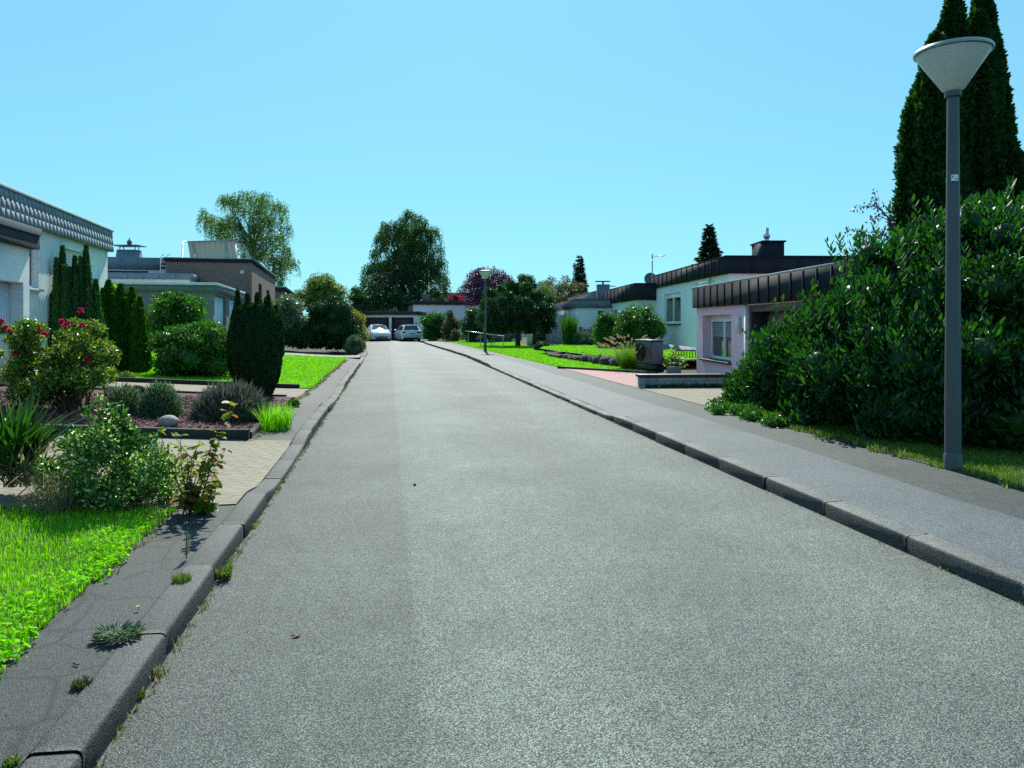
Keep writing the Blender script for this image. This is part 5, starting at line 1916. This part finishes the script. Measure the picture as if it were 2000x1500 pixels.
# ------------------------------------------------------------------ left: garden plants
# birches
zb_ = [(110, 330, 60), (150, 400, 90), (200, 440, 100), (290, 480, 110), (380, 470, 100), (250, 580, 80), (330, 170, 60), (420, 180, 80), (480, 210, 80), (560, 150, 100), (700, 150, 110), (800, 200, 110), (860, 130, 70), (900, 250, 90), (1010, 250, 80), (1070, 280, 80),
       (430, 400, 70), (500, 430, 90), (590, 300, 70), (740, 300, 90), (760, 420, 100), (900, 400, 90), (960, 460, 90), (1090, 420, 60), (1120, 530, 70), (740, 520, 90), (840, 580, 110), (950, 680, 130), (1060, 640, 90), (1080, 780, 90), (1140, 830, 70), (1200, 940, 70), (1100, 950, 100),
       (1010, 950, 110), (880, 860, 120), (800, 760, 100), (1040, 1080, 80), (1030, 1190, 60), (960, 1100, 80), (560, 520, 80), (580, 640, 80), (600, 760, 80), (640, 850, 70), (440, 600, 90), (340, 620, 80), (680, 700, 70)]
birch('weeping_birch', 'loose hanging birch rising behind the brick house at left', [(380 + a / 6.25, 360 + b / 6.25, r / 6.25) for a, b, r in zb_], 72, .8, 496, 470, L['birch'], 2.6, 1900, 20, 1.7, .14, .2, 'birchbark', 81, 2.5)
gr_ = []
rng = np.random.default_rng(830)
for py, xa, xb in ((424, 774, 824), (436, 748, 844), (452, 738, 850), (472, 734, 850), (490, 728, 856), (508, 720, 860), (526, 714, 864), (544, 708, 868), (562, 706, 872), (580, 708, 872), (596, 714, 868)):
    k = max(2, int((xb - xa) / 15))
    for j in range(k):
        gr_.append((xa + (xb - xa) * (j + .5) / k + rng.normal(0, 4), py + rng.normal(0, 6), rng.uniform(8, 13)))
birch('great_weeping_birch', 'massive weeping birch above the double garage', gr_, 95, .2, 792, 520, L['birch_dark'], 3.6, 3600, 26, 2.8, .19, .42, 'bark', 83, 1.2)
shrub('dark_tree_mass', 'dark bushy tree left of the great weeping birch', 664, 730, 546, 640, L['shrub_dark'], 9000, .2, base=(at(700, 0, 86)[0], 84, .3), seed=84, ncl=26)
tree('yellowish_tree', 'rounded yellowish green tree behind the dark hedge', 628, 531, 52, .4, 1.95, 1.75, L['willow'], 15000, .12, 40, .3, 85, core=.4, zlow=.6, fork=.3)
shrub('silver_shrub', 'tall silvery leaved shrub right of the vase shaped conifer', 500, 592, 570, 690, L['silver'], 12000, .11, base=(at(548, 0, 37)[0], 37, .5), seed=86, ncl=30, crk=.28, core=.6)
shrub('dark_hedge_bush', 'big dark evergreen bush at the far end of the middle lawn', 582, 690, 573, 692, L['yew'], 20000, .11, base=(at(636, 0, 38)[0], 37.2, .35), seed=87, ncl=44, core=.8)
shrub('mixed_bush', 'green and reddish bush at the right end of the dark hedge', 645, 714, 602, 690, L['autumn'], 8000, .10, base=(at(682, 0, 40)[0], 40, .25), seed=88, ncl=26)
shrub('ivy_bush', 'ivy leaved dark bush below the reddish bush', 640, 706, 618, 690, L['shrub_dark'], 9000, .09, base=(at(672, 0, 38)[0], 38.2, .25), seed=96, ncl=26)
shrub('small_sage_bush', 'small grey green bush at the kerb by the far end of the hedge', 668, 712, 655, 693, L['sage'], 5000, .07, seed=89, ncl=16)
shrub('under_hedge', 'dark low hedge filling under the silver shrub', 548, 612, 622, 692, L['yew'], 8000, .1, base=(at(580, 0, 37)[0], 36.6, .4), seed=90, ncl=18, core=.85)

# conifer columns by the white house
def cols(name, label, list_, mat, size, seed, group, z0=None, prof=prof_flame, n=15000, pbase=None, y=None, lump=.2):
    for k, (px, ptop, R, lab) in enumerate(list_):
        yy = y + (k % 3) * .22 - .2
        x = at(px, 0, yy)[0]
        zb = float(gz(x, yy))
        H = at(0, ptop, yy)[2] - zb
        root = plant(name, lab, 'conifer', (x, yy, zb), group)
        column('crown', root, mat, [((x, yy, zb), H, R, prof, n), ((x + R * .45, yy - .12, zb), H * .84, R * .55, prof, n // 2), ((x - R * .5, yy + .05, zb), H * .74, R * .5, prof, n // 2), ((x - R * .1, yy - .2, zb), H * .9, R * .45, prof, n // 3)], size, .34, 1.4, .42, .22, seed + k, lump=lump)
        mb = MB(); mb.tube([(x, yy, zb - .1), (x, yy, zb + H * .5)], [.05, .02], 6); mb.build('trunk', M['bark'], root)


cols('juniper', '', [(122, 486, .27, 'tall bluish juniper column, middle left before the white wall'), (146, 506, .2, 'narrow juniper column between the two tall ones'), (168, 484, .26, 'tall juniper column at right before the closed shutter'),
                     (97, 552, .25, 'short juniper at the left end of the row'), (187, 552, .25, 'low juniper at the right end of the row')], L['juniper'], .09, 101, 'junipers before the white house', y=18.2)
cols('golden_thuja', '', [(212, 552, .38, 'light green thuja column at the left of its row'), (236, 560, .42, 'broad light green thuja column in mid row'), (258, 566, .30, 'slim light green thuja column right of the broad one'), (273, 585, .26, 'short light green thuja column next to the laurel dome')],
     L['thuja_light'], .09, 111, 'light thujas beside the laurel dome', prof=prof_cone, y=19.6)
shrub('laurel_dome', 'broad rounded laurel bush on the middle lawn', 268, 444, 628, 738, L['shrub'], 20000, .09, seed=91, ncl=44, crk=.3, core=.85, up=.5)
shrub('airy_shrub', 'taller airy shrub in front of the pebbledash garage', 268, 392, 566, 690, L['shrub'], 9000, .13, base=(at(330, 0, 24)[0], 24.0, .5), seed=92, ncl=34, crk=.20, core=.35, zb=.35)
shrub('lime_shrub', 'lime green leaved shoot at the corner of the white house', 198, 222, 542, 700, L['grass'], 2500, .10, base=(at(209, 0, 21.5)[0], 21.5, .6), seed=93, ncl=10)
# vase-shaped yew
g = gnd(517, 781)
root = plant('columnar_yew', 'vase shaped dark yew standing between path and mulch bed', 'conifer', g)
x, y, z = g[0], g[1] + .35, g[2]
x = at(498, 0, y)[0]
cl = [((x + .02, y, z - .02), 1.84, .50, prof_vase, 28000)]
for dx_, dy_, hh, rr in ((-.31, -.1, 2.05, .12), (-.20, .1, 1.78, .12), (-.08, -.2, 1.98, .11), (.05, .15, 1.86, .12), (.12, -.25, 1.98, .10), (.22, .0, 1.90, .10), (.30, -.1, 1.96, .10), (.40, .05, 1.76, .10), (-.42, .05, 1.72, .11), (.0, -.35, 1.72, .12), (-.22, -.36, 1.70, .11), (.2, -.38, 1.74, .11)):
    cl.append(((x + dx_, y + dy_, z + .7), hh - .67, rr * 1.4, prof_flame, 3000))
column('crown', root, L['yew'], cl, .07, .35, 1.3, .35, .22, 121, lump=.07, core=.86)
mb = MB(); mb.tube([(x, y, z - .1), (x, y, z + .6)], [.10, .08], 8); mb.build('trunk', M['bark'], root)

# rose
g = gnd(110, 812)
root = plant('rose_bush', 'leggy rose bush with deep pink blooms at left before the white house', 'rose bush', g)
rng = np.random.default_rng(131)
y0 = g[1] + .35
lob = []
tips = []
mb = MB()
for k in range(60):
    px, py = rng.uniform(8, 214), rng.uniform(632, 775)
    if py < 660: px = rng.uniform(25, 195)
    yy = y0 + rng.uniform(-.45, .45)
    p = at(px, py, yy)
    q = rng.uniform(.10, .19)
    lob.append((*p, q, q, q * .9))
    st = (g[0] + rng.normal(0, .15), y0 + rng.normal(0, .1), g[2] - .02)
    m_ = ((st[0] + p[0]) / 2 + rng.normal(0, .08), (st[1] + p[1]) / 2, (st[2] + p[2]) / 2 + .08)
    mb.tube([st, m_, p], [.016, .010, .004], 5, cap=False)
for px, py in ((5, 640), (-5, 690), (20, 660)):
    p = at(px, py, y0); lob.append((*p, .1, .1, .1)); mb.tube([(g[0] - .1, y0, g[2]), ((g[0] + p[0]) / 2 - .1, y0, g[2] + .6), p], [.014, .01, .005], 5, cap=False)
mb.build('stems', M['twig'], root)
foliage('foliage', root, L['rose'], lob, 20000, .052, .62, out=.4, up=.1, rnd=.7, shell=.85, seed=132, cull=.0)
fl = [(2, 628), (10, 640), (20, 648), (28, 640), (158, 606), (120, 628), (132, 632), (126, 637), (160, 636), (168, 640), (175, 648), (165, 652), (182, 640), (188, 644), (84, 650), (78, 645), (90, 655), (170, 704), (176, 700), (30, 690)]
for k, (px, py) in enumerate(fl):
    p = np.array(at(px, py, y0 - .35 + rng.uniform(0, .3)))
    n = 34
    d = unit(rng.normal(size=(n, 3)))
    V, Fq = leafgeo(p + d * .008, d + np.array([0, 0, .4]), np.cross(d, rng.normal(size=(n, 3))), np.full(n, .044) * rng.uniform(.7, 1.1, n), .8, rng=rng)
    np_mesh('bloom', V, [(Fq, 0)], L['petal'], root)

# lavender and bed shrubs
def mound(name, label, px, pbase, w_, h_, mat, n, size, seed, asp=.12, cat='shrub', up=.6):
    g = gnd(px, pbase)
    root = plant(name, label, cat, g)
    rng = np.random.default_rng(seed)
    d = unit(np.stack([rng.normal(size=n), rng.normal(size=n), np.abs(rng.normal(size=n)) + .05], 1))
    r = rng.uniform(.35, 1, n) ** .6
    c = np.array([g[0], g[1] + w_ * .3, g[2] + .02])
    P = c + d * np.array([w_ / 2, w_ * .42, h_]) * r[:, None] * (1 + rng.normal(0, .06, (n, 1)))
    A = d * .8 + np.array([0, 0, up]) + rng.normal(0, .28, (n, 3))
    V, Fq = leafgeo(P - A * size * .4, A, d, size * rng.uniform(.6, 1.3, n), asp, six=False, rng=rng)
    b, f = ball(c, (w_ * .33, w_ * .28, h_ * .66))
    np_mesh('foliage', np.concatenate([V, np.array(b)]), [(Fq, 0), (np.array(f) + len(V), 0)], mat, root)


mound('lavender', 'wide grey faded lavender mound in the mulch bed', 432, 828, 1.15, .55, L['lavender'], 9000, .14, 141)
mound('santolina', 'grey green mound left of the lavender', 300, 820, .66, .52, L['sage'], 5000, .07, 142, .25)
mound('santolina', 'sparser grey green mound near the rose', 230, 815, .66, .44, L['sage'], 3500, .07, 143, .25)
tufted('grass_tuft', 'bright green grass tuft at the end of the mulch bed edging', 540, 838, .42, .22, 420, .008, L['grass'], .85, 144)
shrub('path_weed', 'low green weed at the kerbside end of the beige garden path', 556, 585, 782, 796, L['shrub'], 600, .04, seed=145, ncl=6, stem=False)
shrub('mulch_seedling', 'yellowish seedling beside the lawn edging under the thujas', 225, 260, 728, 745, L['rose'], 500, .06, seed=146, ncl=6, stem=False)

# sword leaved plant
g = gnd(-22, 985)
root = plant('yucca', 'sword leaved yucca clump at the left edge', 'plant', g)
rng = np.random.default_rng(151)
V1, F1 = tuft((g[0] - .05, g[1] + .35, g[2] + .18), 140, .68, .16, 1.1, .05, rng, .55)
np_mesh('foliage', V1, [(F1, 0)], L['sword'], root)
V1, F1 = tuft((g[0] + .1, g[1] + .3, g[2] + .1), 130, .5, .16, 1.9, .02, rng, .8)
np_mesh('dead_leaves', V1, [(F1, 0)], L['straw'], root)
g = gnd(88, 1012)
root = plant('straw_tuft', 'dry straw coloured grass tuft between yucca and variegated shrub', 'grass plant', g)
tufts('foliage', root, L['straw'], [((g[0] - .02, g[1] + .15, g[2]), 260, .38, .14, 1.1, .006)], 152)

# variegated shrub
g = gnd(215, 1012)
root = plant('variegated_shrub', 'white edged variegated euonymus shrub at the corner of the front lawn', 'shrub', g)
rng = np.random.default_rng(161)
lob = []
mb = MB()
yb = g[1] + .4
for k in range(60):
    px, py = rng.uniform(85, 340), rng.uniform(850, 990)
    if py < 890: px = rng.uniform(140, 280)
    p = at(px, py, yb + rng.uniform(-.35, .35))
    q = rng.uniform(.06, .14)
    lob.append((*p, q, q, q))
for px, py in ((200, 812), (215, 800), (185, 835), (240, 825), (262, 840), (150, 845), (298, 860), (330, 880), (110, 870), (228, 845), (340, 905), (192, 790), (236, 800), (170, 808)):
    p = at(px, py, yb - .1)
    for t in (0, .33, .66): lob.append((p[0] * (1 - t) + g[0] * t, p[1], p[2] * (1 - t) + (g[2] + .5) * t, .035 + .03 * t, .035 + .03 * t, .07))
    mb.tube([(g[0], yb, g[2]), p], [.008, .003], 4, cap=False)
mb.build('stems', M['twig'], root)
lob.append((g[0] + .02, yb + .05, g[2] + .22, .40, .32, .24))
foliage('foliage', root, L['varieg'], lob, 17000, .034, .58, out=.5, up=.35, rnd=.6, shell=.8, seed=162, cull=.25, zmin=g[2] + .02)
# autumn shrub
g = gnd(375, 1008)
root = plant('dogwood', 'orange and green leaved dogwood shoots beside the variegated shrub', 'shrub', g)
rng = np.random.default_rng(171)
mb = MB(); P, A = [], []
yb = g[1] + .1
def shoot(px, py, m, r=.006, dy=0):
    p = Vector(at(px, py, yb + dy)); b = Vector((g[0] + rng.normal(0, .05), yb + dy * .3, g[2]))
    mdl = b.lerp(p, .5) + Vector((rng.normal(0, .03), 0, .04))
    mb.tube([b, mdl, p], [r, r * .7, r * .3], 5, cap=False)
    for j in range(m):
        t = rng.uniform(.12, 1) if j < m - 2 else 1
        q = (b.lerp(mdl, t * 2) if t < .5 else mdl.lerp(p, t * 2 - 1))
        P.append(q); a = rng.uniform(0, 6.28); A.append((math.cos(a), math.sin(a), rng.uniform(-.7, .25)))
for px, py, m in ((450, 785, 9), (462, 790, 7), (440, 815, 8), (400, 838, 12), (425, 845, 12), (352, 850, 10), (335, 845, 10), (310, 838, 8), (440, 880, 14), (425, 900, 14), (410, 880, 18), (385, 870, 18), (365, 885, 16), (400, 915, 18), (415, 940, 16),
                  (390, 945, 22), (370, 930, 18), (350, 920, 12), (360, 965, 16), (405, 965, 18), (385, 980, 20), (345, 975, 14), (412, 990, 14)):
    shoot(px, py, int(m * 1.5), dy=rng.uniform(-.12, .15))
mb.build('stems', M['twig'], root)
P, A = np.array(P), np.array(A)
V, Fq = leafgeo(P, A, np.tile([0, 0, 1.], (len(P), 1)), rng.uniform(.055, .095, len(P)), .58, .15, rng=rng)
np_mesh('foliage', V, [(Fq, 0)], L['autumn'], root)

# ------------------------------------------------------------------ weeds on the kerb and litter
def ground_pt(px, py, z):
    y = (EYE - z) * F / (py - HZ)
    return ((px - 1000) / F * y, y, z)


g = ground_pt(232, 1244, .12)
root = plant('grey_rosette', 'grey green creeping rosette on the left kerb', 'weed', g)
rng = np.random.default_rng(181)
n = 420
a = rng.uniform(0, 6.28, n); r = np.sqrt(rng.random(n)) * .085
P = np.array(g) + np.stack([r * np.cos(a) * 1.15, r * np.sin(a), rng.uniform(0, .03, n)], 1)
V, Fq = leafgeo(P, np.stack([np.cos(a), np.sin(a), rng.uniform(.1, .9, n)], 1), np.tile([0, 0, 1.], (n, 1)), rng.uniform(.02, .042, n), .3, rng=rng)
np_mesh('foliage', V, [(Fq, 0)], L['sage'], root)
def wt(name, label, px, py, z, n, h, sp, lean, w_, mat, seed):
    g = ground_pt(px, py, z)
    root = plant(name, label, 'weed', g)
    tufts('foliage', root, mat, [(g, n, h, sp, lean, w_)], seed)
wt('moss_tuft', 'mossy green tuft on top of the left kerb', 355, 1135, .12, 220, .05, .05, .5, .004, L['weed'], 182)
wt('gutter_weed', 'grassy weed in the gutter at the left kerb joint', 438, 1130, .01, 120, .09, .04, .9, .007, L['weed'], 183)
wt('gutter_weed', 'low green weed in the left gutter before the raised joint', 268, 1365, .0, 110, .04, .03, .9, .008, L['weed'], 184)
wt('gutter_weed', 'dry yellow weed in the left gutter beside the raised kerb joint', 300, 1322, .0, 100, .055, .03, .9, .005, L['straw'], 185)
wt('corner_weed', 'small green weed at the bottom left corner on the old asphalt', 22, 1494, .11, 70, .03, .025, .9, .008, L['weed'], 186)
wt('kerb_weed', 'dark reddish weed behind the left kerb', 158, 1340, .115, 90, .035, .035, 1.0, .009, L['olive'], 187)
g = ground_pt(364, 1092, .115)
root = plant('horseweed', 'single upright horseweed behind the left kerb', 'weed', g)
P, A = [], []
rng = np.random.default_rng(188)
for j in range(120):
    t = j / 119
    P.append((g[0] + .008 * math.sin(t * 3), g[1], g[2] + .02 + .15 * t)); A.append((math.cos(j * 2.4), math.sin(j * 2.4), .6))
V, Fq = leafgeo(np.array(P), np.array(A), np.tile([0, 0, 1.], (120, 1)), rng.uniform(.014, .03, 120), .22, rng=rng)
np_mesh('foliage', V, [(Fq, 0)], L['sage'], root)
mb = MB(); mb.tube([g, (g[0], g[1], g[2] + .17)], [.004, .002], 5); mb.build('stem', M['twig'], root)
g = ground_pt(270, 1192, .115)
root = plant('dandelion', 'yellow dandelion bloom on the cracked asphalt strip', 'flower', g)
a = np.linspace(0, 6.28, 28)[:-1]
V, Fq = leafgeo(np.tile(np.array(g) + np.array([0, 0, .02]), (27, 1)), np.stack([np.cos(a), np.sin(a), .25 + 0 * a], 1), np.tile([0, 0, 1.], (27, 1)), np.full(27, .013), .3, rng=rng)
np_mesh('bloom', V, [(Fq, 0)], L['yellow'], root)
mb = MB(); mb.tube([g, (g[0], g[1], g[2] + .02)], .0015, 5); mb.build('stem', M['twig'], root)

# weedy seams along both gutters (nobody could count these)
rng = np.random.default_rng(191)
sp1, sp2 = [], []
def dens(q): return .5 + .5 * math.sin(q * 2.1) * math.sin(q * .73 + 1)
for s in np.arange(2.6, 32, .035):
    if rng.random() < .15 + .75 * dens(s):
        x, y = SL_(s, -.012 + rng.normal(0, .010))
        (sp1 if rng.random() < .55 else sp2).append(((x, y, .0), int(rng.integers(5, 15)), .014 + (.055 if s < 9 else .035) * rng.random() ** 2.5, .025, 1.0, .004 + .0004 * s))
for s in np.arange(4, 42, .035):
    if rng.random() < .15 + .6 * dens(s + 9):
        x, y = SR_(s, -.012 + rng.normal(0, .010))
        (sp1 if rng.random() < .7 else sp2).append(((x, y, .0), int(rng.integers(4, 12)), .010 + .03 * rng.random() ** 3, .02, 1.0, .004 + .0004 * s))
for s in np.arange(2.6, 31, .05):
    if 6.2 < s < 9.9: continue
    x, y = SL_(s, .64 + np.interp(s, sl_, wl) + rng.normal(0, .03))
    (sp1 if rng.random() < .5 else sp2).append(((x, y, float(gz(x, y))), int(rng.integers(5, 12)), .03 + .035 * rng.random() ** 2, .03, 1.1, .005 + .0004 * s))
o = tufts('gutter_weeds', None, L['straw'], sp1, 192)
props(o, 'dry straw coloured weeds lining gutters and pavement edges', 'weeds', kind='stuff')
o = tufts('green_gutter_weeds', None, L['weed'], sp2, 193)
props(o, 'small green weeds lining gutters and pavement edges', 'weeds', kind='stuff')

g = ground_pt(578, 1246, .012)
b = []
for i in range(7):
    for j in range(5):
        u, v = i / 6 - .5, j / 4 - .5
        wd = .5 * math.cos(u * 2.9)
        b.append((g[0] + u * .05 * .9 + v * .004, g[1] + v * .035 * wd * 2 + u * .01, g[2] + .006 + .02 * v * v + .018 * u * u + .003 * math.sin(9 * u)))
fq = [(i * 5 + j, i * 5 + j + 1, (i + 1) * 5 + j + 1, (i + 1) * 5 + j) for i in range(6) for j in range(4)]
props(np_mesh('dry_leaf', b, [(np.array(fq), 0)], M['leafdry'], loc=g, smooth=True), 'curled orange brown dry leaf lying on the road', 'leaf')
g = ground_pt(810, 948, .03)
b, fq = ball((g[0], g[1], g[2] + .008), (.016, .014, .012), 8, 6)
props(np_mesh('road_pebble', b, [(np.array(fq), 0)], M['black'], loc=g), 'tiny dark pebble in the middle of the road', 'pebble')
g = ground_pt(152, 1297, .115)
mb = MB(); mb.tube([(g[0] - .02, g[1], g[2] + .004), (g[0] + .015, g[1] - .02, g[2] + .006)], .004, 5)
props(mb.build('dry_twig', M['twig'], loc=g), 'short dry twig on the cracked asphalt strip', 'twig')
